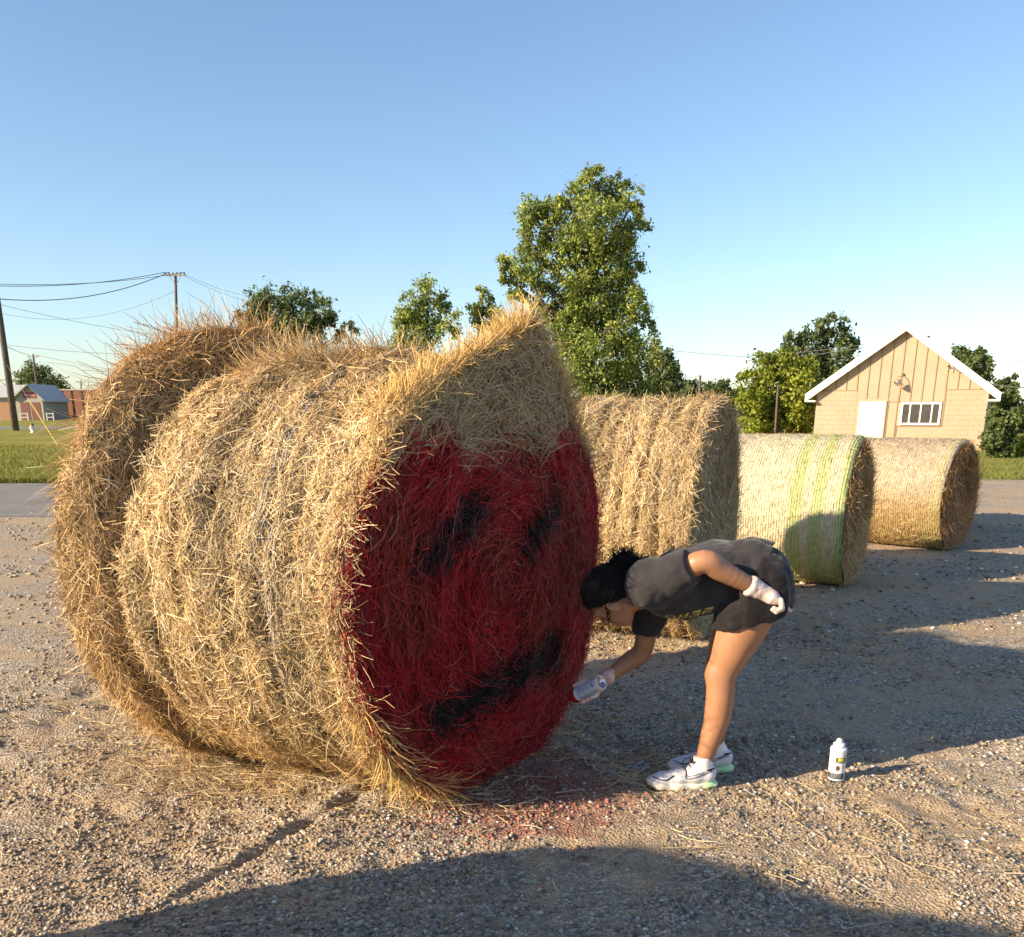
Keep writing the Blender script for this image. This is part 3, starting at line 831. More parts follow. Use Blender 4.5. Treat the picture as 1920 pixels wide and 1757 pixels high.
cw = [(1105, 345, 26), (1150, 358, 28), (1188, 378, 22), (1070, 372, 24), (1038, 382, 24), (1000, 402, 26), (1060, 425, 38), (1125, 415, 42), (1180, 432, 30),
      (982, 440, 22), (1005, 470, 34), (1040, 480, 30), (1095, 480, 38), (1150, 490, 42), (1190, 510, 22), (985, 510, 26), (1020, 530, 26), (948, 495, 13), (952, 522, 17), (968, 548, 22),
      (1090, 545, 38), (1145, 560, 42), (1188, 570, 24), (1050, 575, 26), (1110, 605, 40), (1165, 620, 38), (1210, 612, 22), (1060, 640, 26), (1110, 670, 42), (1170, 680, 42), (1215, 668, 26),
      (1070, 700, 30), (1130, 720, 40), (1190, 725, 36), (1090, 745, 34), (1150, 765, 36), (1210, 745, 22), (1005, 575, 26), (1030, 615, 28), (1035, 680, 26), (1045, 735, 28), (1075, 590, 26)]
def foot(px, Y):
    return (at(px, 775, Y)[0], Y, 0.0)
tree('cottonwood_tree', 'tall bright green tree rising behind the red painted bale', foot(1095, 52.0), clumps_px(cw, 51.6, rr, .8), 90000, 0.155, GREEN_CW, 0.462, 72, sub=22, spread=.34, trunk_top=at(1110, 420, 52))
tree('small_tree', 'light green sapling top showing over the bale beside its straw peak', foot(800, 52.5), clumps_px([(800, 555, 26), (770, 580, 22), (830, 570, 18), (760, 605, 20), (800, 600, 28), (840, 610, 22), (790, 640, 30), (750, 640, 24)], 52.5, rr, .5), 7800, 0.165, GREEN_CW, 0.176, 73, sub=18, spread=.4, trunk_top=at(800, 570, 52.5))
tree('small_tree', 'thin green treetop between the sapling and the tall tree', foot(905, 53.5), clumps_px([(903, 552, 14), (918, 568, 14), (890, 580, 14), (905, 600, 20), (925, 600, 18)], 53.3, rr, .4), 2860, 0.165, GREEN_CW, 0.110, 74, sub=14, spread=.4, trunk_top=at(905, 560, 53.5))
tree('oak_tree', 'dark round tree showing above the shaggy bale', foot(545, 106.6), clumps_px([(480, 580, 28), (510, 565, 26), (545, 570, 28), (580, 565, 22), (600, 585, 26), (560, 600, 30), (500, 605, 30), (460, 600, 18), (530, 630, 34), (620, 600, 12), (590, 625, 24), (655, 618, 14), (635, 628, 14)], 106.6, rr, 1.2), 14300, 0.313, GREEN_DK, 0.440, 75, sub=22, spread=.33)
tree('oak_tree', 'dark tree behind the sheds at the far left', foot(80, 185), clumps_px([(60, 700, 20), (85, 702, 20), (105, 718, 20), (45, 712, 16), (75, 720, 24), (115, 730, 16), (30, 725, 14)], 185.0, rr, 1.0), 7800, 0.365, GREEN_DK, 0.440, 76, sub=20, spread=.35)
tree('oak_tree', 'dark tree leaning out at the right foot of the tall tree', foot(1235, 62), clumps_px([(1240, 672, 20), (1258, 690, 18), (1235, 700, 26), (1262, 715, 20), (1240, 730, 28), (1215, 745, 26)], 61.9, rr, .6), 7150, 0.209, GREEN_DK, 0.275, 77, sub=20, spread=.36)
hd = random.Random(5)
for i, (px, py, rp, lab) in enumerate([(1285, 728, 20, 'dark hedge tree left of the thin pole above the ridged bale'), (1340, 728, 22, 'dark hedge tree right of the thin pole above the ridged bale'),
                                       (1375, 738, 20, 'dark hedge tree touching the yellow green tree')]):
    tree('hedge_tree', lab, foot(px, 89.4), clumps_px([(px - 14, py, rp * .7), (px + 12, py + 2, rp * .7), (px, py + 14, rp), (px - 16, py + 20, rp * .9), (px + 16, py + 20, rp * .9)], 89.4, rr, .8), 4160, 0.261, GREEN_DK, 0.220, 80 + i, sub=20, spread=.4, group='hedge row in the distance')
tree('maple_tree', 'sunlit yellow green tree left of the tan house', foot(1465, 46.4), clumps_px([(1430, 690, 26), (1465, 685, 26), (1500, 695, 26), (1410, 715, 24), (1450, 720, 34), (1500, 730, 32), (1405, 750, 24), (1440, 765, 34), (1490, 770, 34), (1415, 785, 24), (1520, 770, 24), (1525, 740, 18), (1465, 795, 30), (1500, 800, 26), (1430, 800, 24)], 46.4, rr, .6), 22100, 0.174, GREEN_YL, 0.220, 85, sub=20, spread=.34)
tree('oak_tree', 'tall dark oak behind the left roof slope of the house', foot(1550, 77.4), clumps_px([(1545, 612, 20), (1575, 620, 22), (1520, 635, 24), (1560, 645, 28), (1590, 650, 20), (1490, 645, 20), (1480, 668, 20), (1520, 675, 34), (1570, 685, 34), (1600, 690, 22), (1500, 700, 30), (1560, 715, 34), (1555, 596, 12)], 77.4, rr, 1.0), 16900, 0.235, GREEN_DK, 0.385, 86, sub=20, spread=.34)
tree('oak_tree', 'dark oak behind the right roof slope of the house', foot(1820, 79), clumps_px([(1800, 665, 16), (1830, 668, 18), (1845, 685, 16), (1815, 690, 22), (1790, 690, 18), (1840, 705, 18), (1800, 715, 24), (1735, 632, 10)], 79.1, rr, .8), 8450, 0.235, GREEN_DK, 0.330, 87, sub=20, spread=.34)
tree('cedar_bush', 'dense dark green bush at the right corner of the house', foot(1875, 33), clumps_px([(1868, 785, 16), (1885, 790, 14), (1872, 805, 20), (1862, 825, 18), (1885, 825, 20), (1870, 845, 20), (1893, 845, 14), (1868, 770, 9)], 33.0, rr, .25), 9100, 0.113, GREEN_DK, 0.077, 88, cat='bush', sub=24, spread=.34)
tree('shrub', 'low yellow green shrub at the right edge beside the dark bush', foot(1910, 34), clumps_px([(1905, 835, 14), (1925, 838, 16), (1895, 850, 12), (1915, 852, 14)], 34.0, rr, .3), 3900, 0.104, GREEN_YL, 0.055, 89, cat='bush', sub=24, spread=.4)
for i, (px, py, rp, lab) in enumerate([(1902, 778, 22, 'dark tree behind the bush at the right edge'), (1880, 722, 12, 'small dark treetop right of the house eave')]):
    tree('hedge_tree', lab, foot(px, 68.8), clumps_px([(px, py, rp), (px + 18, py - 6, rp), (px - 12, py + 22, rp), (px + 14, py + 24, rp), (px, py + 45, rp)], 68.8, rr, .6), 5850, 0.226, GREEN_DK, 0.220, 95 + i, sub=20, spread=.36, group='hedge row in the distance')
# far shelter belt on the horizon: one mass
r = np.random.default_rng(61)
bl = []
for x in np.linspace(-330, 330, 160):
    hgt = 2.2 + r.uniform(0, 2.2)
    bl.append((np.array([x, 260 + r.uniform(-8, 8), hgt * .55]), np.array([4.5, 4.0, hgt * .6])))
V, F, c, _ = leaf_cloud(bl, 15000, 1.1, GREEN_DK, r, 10, .4)
obj('far_treeline', V, F, M['leaf'], col=c, kind='stuff', label='dark far treeline along the horizon', cat='treeline')

# grass blades on the verge beyond the road
r = np.random.default_rng(62)
n = 26000
px = r.uniform(-40, 240, n); yy = 21.25 + (r.uniform(0, 1, n) ** 2) * 24
P = np.stack([(px - 960) / FPX * yy * 1.02, yy, np.full(n, .01)], -1)
hgt = r.uniform(.04, .13, n) * np.where(yy < 24, 1.5, 1.0)
dx = unit(np.stack([r.normal(size=n), r.normal(size=n), 0 * hgt], -1)) * .012
lean = np.stack([r.normal(size=n) * .03, r.normal(size=n) * .03, hgt], -1)
V = np.stack([P - dx, P + dx, P + lean], 1)
gc = np.array([(0.19, 0.21, 0.035), (0.26, 0.26, 0.05), (0.34, 0.30, 0.08), (0.11, 0.15, 0.03)])[r.choice(4, n)]
obj('grass', V.reshape(-1, 3), np.arange(3 * n).reshape(n, 3), M['grass_blade'], col=np.repeat(gc, 3, 0), kind='stuff', label='short green verge grass beyond the road', cat='grass')
n = 9000
xx = r.uniform(10.5, 26, n); yy = 22.2 + (r.uniform(0, 1, n) ** 1.5) * 14
P = np.stack([xx, yy, np.full(n, .012)], -1)
hgt = r.uniform(.04, .12, n)
dx = unit(np.stack([r.normal(size=n), r.normal(size=n), 0 * hgt], -1)) * .014
V = np.stack([P - dx, P + dx, P + np.stack([r.normal(size=n) * .03, r.normal(size=n) * .03, hgt], -1)], 1)
gc = np.array([(0.13, 0.17, 0.03), (0.20, 0.22, 0.04), (0.09, 0.14, 0.03)])[r.choice(3, n)]
obj('grass', V.reshape(-1, 3), np.arange(3 * n).reshape(n, 3), M['grass_blade'], col=np.repeat(gc, 3, 0), kind='stuff', label='green grass beside the tan house', cat='grass')

# ------------------------------------------------------------------ tan house
def house():
    # wall frame: origin at the wall's left foot, x along the gable wall, y into the house
    psi = math.radians(28.0)
    W0 = np.array([13.74, 42.4, 0.0])
    wx = np.array([math.cos(psi), -math.sin(psi), 0.0]); wy = np.array([math.sin(psi), math.cos(psi), 0.0])
    Y = 0.0
    def at(px, py, _Y):
        r_ = ray(px, py); o_ = np.array([0, 0, CAM_H])
        t_ = np.dot(W0 - o_, wy) / np.dot(r_, wy)
        p_ = o_ + r_ * t_
        return np.array([np.dot(p_ - W0, wx), 0.0, p_[2]])
    x0, x1 = 0.0, at(1847, 790, Y)[0]
    ez = at(1523, 733, Y)[2] + .02
    ax = (x0 + x1) / 2
    az = at(1700, 613, Y)[2]
    dep = 8.0
    tan = plain('tan_paint', (0.40, 0.295, 0.205), 0.75, var=.06, scale=1.5)
    tanb = plain('tan_batten', (0.27, 0.195, 0.115), 0.75, var=.06, scale=2)
    white = plain('white_trim', (0.80, 0.79, 0.74), 0.5, var=.05, scale=3)
    cream = plain('cream_door_paint', (0.78, 0.75, 0.60), 0.45, var=.04, scale=3)
    glass = plain('dark_window_screen', (0.055, 0.05, 0.045), 0.25, var=.2, scale=5)
    shingle = plain('roof_shingle', (0.20, 0.19, 0.175), 0.9, var=.25, scale=14, bmp=.5)
    metal = plain('galvanised_metal', (0.42, 0.40, 0.36), 0.45, .7, var=.15)
    dark = plain('black_rubber', (0.02, 0.02, 0.02), 0.6, var=.1)
    t = thing('tan_house', (0, 0, 0), 'small tan house with white gable trim, cream door and dark window', 'house')
    # solid wall core, its face a little behind the blocks and boards
    mb = MB()
    fr = Y + .03
    front = [(x0, fr, -.05), (x1, fr, -.05), (x1, fr, ez), (ax, fr, az), (x0, fr, ez)]
    back = [(x, Y + dep, z) for x, _, z in front]
    mb.add(front + back, [(0, 1, 2, 3, 4), (9, 8, 7, 6, 5), (0, 5, 6, 1), (1, 6, 7, 2), (2, 7, 8, 3), (3, 8, 9, 4), (4, 9, 5, 0)])
    mb.obj('wall', tan, t)
    # openings: door and window rectangles on the wall
    d0, d1, dz = at(1608, 790, Y)[0], at(1657, 790, Y)[0], at(1632, 753, Y)[2]
    w0, w1 = at(1688, 775, Y)[0], at(1764, 775, Y)[0]
    wz1, wz0 = at(1726, 754, Y)[2], at(1726, 797, Y)[2]
    bx0, bx1 = at(1605, 760, Y)[0], at(1771, 760, Y)[0]       # the timber bay between the block walls
    # painted concrete blocks, one object each, sharing meshes
    bl, bh, g = .41, .205, .004
    def block_mesh(w):
        m = MB(); b = .003
        m.add([(-w / 2, 0, 0), (w / 2, 0, 0), (w / 2, 0, bh - g), (-w / 2, 0, bh - g), (-w / 2 + b, -.008, b), (w / 2 - b, -.008, b), (w / 2 - b, -.008, bh - g - b), (-w / 2 + b, -.008, bh - g - b)],
              [(4, 5, 6, 7), (0, 1, 5, 4), (1, 2, 6, 5), (2, 3, 7, 6), (3, 0, 4, 7)])
        me = make_mesh('block', np.array(m.V), m.F); me.materials.append(tan)
        return me
    cache = {}
    rb = random.Random(9)
    def put(xa, xb, row):
        w = round(xb - xa - g, 2)
        if w < .06: return
        if w not in cache: cache[w] = block_mesh(w)
        o = bpy.data.objects.new('block', cache[w]); COL.objects.link(o); o.parent = t
        o.location = np.array([(xa + xb) / 2, fr - .001 - rb.uniform(0, .0025), row * bh]) - wloc(t)
    rows = int((ez - .02) / bh)
    for row in range(3, rows):
        for (a, b) in ((x0, bx0), (bx1, x1)):
            e = a + (bl / 2 if row % 2 else 0)
            edges = [a] + ([e] if e > a else []) + [e + bl * i for i in range(1, 20) if e + bl * i < b - .08] + [b]
            for q in range(len(edges) - 1): put(edges[q], edges[q + 1], row)
    zt = rows * bh
    # timber boards: battens over the gable, one object each
    def batten(xa, za, zb, w=.035):
        m = MB().box(xa - w / 2, xa + w / 2, fr - .028, fr - .002, za, zb); m.obj('batten', tanb, t)
    def roofz(x): return az - (az - ez) * abs(x - ax) / (ax - x0)
    step = (x1 - x0) / 15.5
    xs = [x0 + step * (i + .75) for i in range(16)]
    for x in xs:
        if x > x1 - .05: continue
        lo = zt + .03 if (x < bx0 or x > bx1) else (dz + .12 if x < w0 - .3 else (wz1 + .04 if x < w1 + .04 else wz0))
        hi = roofz(x) - .04
        if hi > lo + .05: batten(x, lo, hi)
    for (a, b) in ((x0, bx0), (bx1, x1)):
        MB().box(a + .01, b, fr - .03, fr - .002, zt, zt + .03).obj('trim_rail', tanb, t)
    batten(d1 + .10, 0, dz + .08); batten(w0 - .16, 0, wz1 + .3); batten(w0 - .10, 0, wz0 - .02); batten(bx1 - .01, wz0 - .05, zt)
    MB().box(d1 + .12, w1 + .12, fr - .026, fr - .003, wz1 + .005, wz1 + .03).obj('trim_rail', tanb, t)
    MB().box(w0 - .08, w1 + .12, fr - .026, fr - .003, wz0 - .07, wz0 - .045).obj('trim_rail', tanb, t)
    # six-panel door
    dr = MB().box(d0, d1, fr - .045, fr - .004, .02, dz).obj('door', cream, t)
    pw = (d1 - d0)
    for (za, zb) in ((.12, .32), (.40, .68), (.74, .93)):
        for (xa, xb) in ((.14, .46), (.54, .86)):
            m = MB(); X0, X1, Z0, Z1 = d0 + xa * pw, d0 + xb * pw, .02 + za * dz, .02 + zb * dz
            m.add([(X0, fr - .0455, Z0), (X1, fr - .0455, Z0), (X1, fr - .0455, Z1), (X0, fr - .0455, Z1), (X0 + .04, fr - .06, Z0 + .04), (X1 - .04, fr - .06, Z0 + .04), (X1 - .04, fr - .06, Z1 - .04), (X0 + .04, fr - .06, Z1 - .04)],
                  [(4, 5, 6, 7), (0, 1, 5, 4), (1, 2, 6, 5), (2, 3, 7, 6), (3, 0, 4, 7)])
            m.obj('door_panel', cream, dr)
    MB().lathe([(.0, 0), (.02, .002), (.016, .03), (.03, .045), (.028, .065), (.0, .075)], (d0 + .09, fr - .046, .95), (0, -1, 0), 12).obj('door_knob', metal, dr, smooth=True)
    for xa in (d0 - .045, d1 + .005):
        MB().box(xa, xa + .04, fr - .05, fr - .003, 0, dz + .03).obj('door_jamb', tan, t)
    # window: white frame, mullions, four dark panes
    wn_ = MB()
    fw = .085
    wn_.box(w0, w1, fr - .075, fr - .002, wz0, wz0 + fw).box(w0, w1, fr - .075, fr - .002, wz1 - fw, wz1)
    wn_.box(w0, w0 + fw, fr - .0745, fr - .002, wz0 + fw, wz1 - fw).box(w1 - fw, w1, fr - .0745, fr - .002, wz0 + fw, wz1 - fw)
    W = wn_.obj('window', white, t)
    ww = w1 - w0
    cuts = [w0 + fw, w0 + ww * .235, w0 + ww * .50, w0 + ww * .775, w1 - fw]
    for i in range(4):
        a = cuts[i] + (.028 if i else 0); b = cuts[i + 1] - (.028 if i < 3 else 0)
        MB().box(a, b, fr - .03, fr - .004, wz0 + fw, wz1 - fw).obj('pane', glass, W)
        if i: MB().box(cuts[i] - .028, cuts[i] + .028, fr - .06, fr - .004, wz0 + fw, wz1 - fw).obj('mullion', white, W)
    # roof slabs, barge boards, soffit returns
    ov, th = .45, .16
    sl_ = (az - ez) / (ax - x0)
    for sg in (-1, 1):
        xe = (x0 - ov) if sg < 0 else (x1 + ov)
        ze = ez - sl_ * ov
        yb, ye = Y - .30, Y + dep + .3
        mb = MB()
        mb.hexa([(ax, yb, az + .06), (xe, yb, ze + .06), (xe, ye, ze + .06), (ax, ye, az + .06)][::sg], [(ax, yb, az + .12), (xe, yb, ze + .12), (xe, ye, ze + .12), (ax, ye, az + .12)][::sg])
        mb.obj('roof_slope', shingle, t)
        mb = MB()
        mb.hexa([(ax, yb - .035, az - .17), (xe, yb - .035, ze - .17), (xe, yb - .003, ze - .17), (ax, yb - .003, az - .17)][::sg], [(ax, yb - .035, az + .17), (xe, yb - .035, ze + .17), (xe, yb - .003, ze + .17), (ax, yb - .003, az + .17)][::sg])
        mb.obj('barge_board', white, t)
        mb = MB()
        mb.hexa([(ax, yb, az + .0), (xe, yb, ze + .0), (xe, fr + .01, ze + .0), (ax, fr + .01, az + .0)][::sg], [(ax, yb, az + .055), (xe, yb, ze + .055), (xe, fr + .01, ze + .055), (ax, fr + .01, az + .055)][::sg])
        mb.obj('soffit', white, t)
        xa = x0 if sg < 0 else x1
        MB().box(min(xe, xa), max(xe, xa), yb + .002, fr + .02, ze - .168, ze - .10).obj('eave_return', white, t)
    # flood lamp on a bracket with its cable loop
    lc = at(1688, 708, Y)
    lm = MB().lathe([(.0, 0), (.045, 0), (.045, .05), (.02, .06)], (lc[0] + .12, fr - .004, lc[2] + .12), (0, -1, 0), 12).obj('lamp', dark, t, smooth=True)
    MB().tube([(lc[0] + .12, fr - .05, lc[2] + .10), (lc[0] + .12, fr - .30, lc[2] + .02), (lc[0] + .08, fr - .42, lc[2] - .12)], .016, 7).obj('bracket', metal, lm, smooth=True)
    MB().tube([(lc[0] + .09, fr - .05, lc[2] + .06), (lc[0] - .08, fr - .12, lc[2] + .03), (lc[0] - .14, fr - .22, lc[2] - .10), (lc[0] - .05, fr - .33, lc[2] - .17)], .012, 6).obj('cable', metal, lm, smooth=True)
    MB().lathe([(.05, 0), (.08, .05), (.10, .10), (.16, .22), (.155, .225), (.09, .12)], (lc[0] + .05, fr - .42, lc[2] - .10), (-.55, -.35, -.75), 18).obj('shade', metal, lm, smooth=True)
    # service bracket with two insulators
    sb = at(1783, 690, Y)
    br = MB().tube([(sb[0] - .10, fr - .03, sb[2]), (sb[0] + .10, fr - .03, sb[2])], .015, 6).tube([(sb[0] - .10, fr - .03, sb[2] - .15), (sb[0] - .10, fr - .03, sb[2] + .12)], .012, 6).tube([(sb[0] + .10, fr - .03, sb[2] - .18), (sb[0] + .10, fr - .03, sb[2] + .10)], .012, 6).obj('service_bracket', metal, t)
    for dx in (-.10, .10):
        MB().lathe([(.0, 0), (.02, 0), (.035, .03), (.02, .05), (.03, .08), (.0, .10)], (sb[0] + dx, fr - .05, sb[2] + .06), (0, -1, .2), 10).obj('insulator', dark, br, smooth=True)
    t.location = W0
    t.rotation_euler = (0, 0, -psi)
    return W0 + wx * (sb[0] + .1) + wy * (fr - .1) + np.array([0, 0, sb[2]])
sb = house()

# ------------------------------------------------------------------ poles, wires, sheds on the left
wood = plain('weathered_pole', (0.105, 0.085, 0.07), 0.9, var=.35, scale=4, bmp=.4)
wood2 = plain('grey_crossarm', (0.30, 0.27, 0.23), 0.9, var=.25, scale=5)
porc = plain('brown_insulator', (0.05, 0.04, 0.035), 0.35)
wire = plain('aluminium_wire', (0.16, 0.16, 0.17), 0.5, .3)
def pole(base, top, r0, r1, label, arm=None, armh=.4, ins=6, group='utility poles'):
    t = thing('utility_pole', tuple(base), label, 'utility pole', group)
    MB().tube(np.array([base, (np.array(base) * .5 + np.array(top) * .5), top]), [r0, (r0 + r1) / 2, r1], 12).obj('shaft', wood, t, smooth=True)
    ends = []
    if arm:
        top = np.array(top); a0 = top + np.array([-arm / 2, -.16, -armh]); a1 = top + np.array([arm / 2, -.16, -armh])
        ca = MB().box(a0[0], a1[0], a0[1] - .06, a0[1] + .06, a0[2] - .07, a0[2] + .07).obj('crossarm', wood2, t)
        for sgn in (-1, 1):
            MB().tube([top + np.array([sgn * arm * .28, -.16, -armh - .05]), top + np.array([sgn * .05, -.16, -armh - .75])], .025, 6).obj('brace', wood2, t)
        for k in range(ins):
            x = a0[0] + (a1[0] - a0[0]) * (k + .35) / (ins - .3)
            MB().lathe([(.0, 0), (.03, 0), (.07, .06), (.045, .10), (.07, .15), (.03, .20), (.0, .21)], (x, a0[1], a0[2] + .07), (0, 0, 1), 10).obj('insulator', porc, ca, smooth=True)
            ends.append((x, a0[1], a0[2] + .26))
    return t, ends
def span(a, b, sag, label, name='overhead_wire', r=.014, mat=None):
    a = np.array(a); b = np.array(b)
    s = np.linspace(0, 1, 24)
    pts = a + (b - a) * s[:, None]; pts[:, 2] -= sag * 4 * s * (1 - s)
    o = MB().tube(pts, r, 5).obj(name, mat or wire, None, smooth=True)
    return tag(o, label, 'wire', 'overhead wires')
b = ground_at(30, 808); tp = at(-18, 470, b[1] - .1)
p1, _ = pole(b, tp, .27, .20, 'thick dark leaning utility pole at the left edge')
P1 = lambda z: b + (tp - b) * (z / tp[2])
p2b = ground_at(76, 788); p2t = at(62, 664, p2b[1])
_, e2 = pole(p2b, p2t, .20, .15, 'thin utility pole in front of the grey shed', arm=2.2, ins=2)
p3b = np.array([*at(333, 780, 90)[:2], 0]); p3t = at(329, 514, 90)
_, e3 = pole(p3b, p3t, .17, .12, 'tall utility pole with crossarm rising behind the shaggy bale', arm=2.0, armh=.12, ins=6)
p4b = np.array([*at(152, 780, 210)[:2], 0]); p4t = at(152, 713, 210)
pole(p4b, p4t, .18, .12, 'small far utility pole beside the brick building', arm=2.4, ins=3)
p5b = np.array([*at(1310, 780, 80)[:2], 0]); p5t = at(1313, 704, 80)
pole(p5b, p5t, .13, .10, 'thin pale pole standing before the hedge row')
p6b = np.array([*at(1455, 800, 45)[:2], 0]); p6t = at(1459, 722, 45)
pole(p6b, p6t, .06, .05, 'slim bare post before the yellow green tree')
span(P1(10.2), e3[1], .9, 'lower slack wire sagging from the leaning pole to the crossarm pole', r=.035)
span(at(-60, 534, 76), e3[0], .5, 'topmost left wire reaching the crossarm pole', r=.028)
span(at(-60, 530, 78), e3[5], .5, 'second topmost left wire reaching the crossarm pole', r=.024)
span(at(-60, 572, 100), at(329, 545, 100), 2.0, 'faint wire crossing the sky below the topmost pair', r=.016)
span(P1(9.8), at(420, 640, 110), .5, 'thin wire slanting down from the leaning pole', r=.016)
span(at(-40, 640, 100), at(420, 662, 100), .6, 'level wire above the shed pole', r=.02)
span(P1(6.7), e2[0], .1, 'short service wire from the leaning pole to the shed pole', r=.03)
span(e2[1], at(420, 720, 105), .4, 'dark cable running right from the shed pole', r=.034)
span(e3[4], at(470, 556, 120), .3, 'wire leaving the crossarm pole to the right', r=.016)
span(e3[3], at(470, 566, 128), .3, 'lower wire leaving the crossarm pole to the right', r=.016)
span(at(1235, 655, 100), at(1990, 672, 100), .8, 'long level wire passing behind the house', r=.02)
span(at(1400, 668, 55), at(1620, 646, 52), .08, 'upper wire before the dark oak left of the house', r=.014)
span(at(1400, 676, 55), at(1620, 652, 52), .08, 'lower wire before the dark oak left of the house', r=.014)
span(sb, at(1990, 716, 38), .45, 'service cable sagging from the house gable to the right edge', r=.02)
span(p5t, at(1240, 690, 100), .5, 'wire running left from the thin pale pole', r=.016)
# guy wire with a yellow marker sleeve
gy_t = thing('guy_wire', tuple(np.array(ground_at(112, 840))), 'pole guy wire with yellow sleeve slanting into the lawn', 'guy wire')
ga, gb = P1(5.2), ground_at(112, 840)
MB().tube([ga, gb], .016, 6).obj('cable', wire, gy_t)
m0 = gb + (ga - gb) * .02; m1 = gb + (ga - gb) * .45
MB().tube([m0, m1], .036, 8).obj('marker_sleeve', plain('yellow_plastic', (0.42, 0.30, 0.03), .5), gy_t, smooth=True)

# hydrant
hb = ground_at(62, 812)
hy = thing('fire_hydrant', tuple(hb), 'small white fire hydrant with rusty cap on the lawn', 'hydrant')
hw = plain('hydrant_white', (0.75, 0.73, 0.68), .5, var=.1); hr = plain('rusty_cap', (0.28, 0.10, 0.04), .7, var=.3)
MB().lathe([(.19, 0), (.19, .05), (.13, .06), (.125, .45), (.15, .47), (.15, .52), (.12, .53)], hb, n=16).obj('barrel', hw, hy, smooth=True)
MB().lathe([(.14, .53), (.13, .60), (.09, .68), (.04, .71), (.04, .76), (.0, .765)], hb, n=16).obj('bonnet', hr, hy, smooth=True)
for d in ((-1, 0, 0), (1, 0, 0), (0, -1, 0)):
    MB().lathe([(.06, .10), (.06, .18), (.075, .18), (.075, .22), (.0, .23)], hb + np.array([0, 0, .38]), d, 12).obj('outlet', hw, hy, smooth=True)

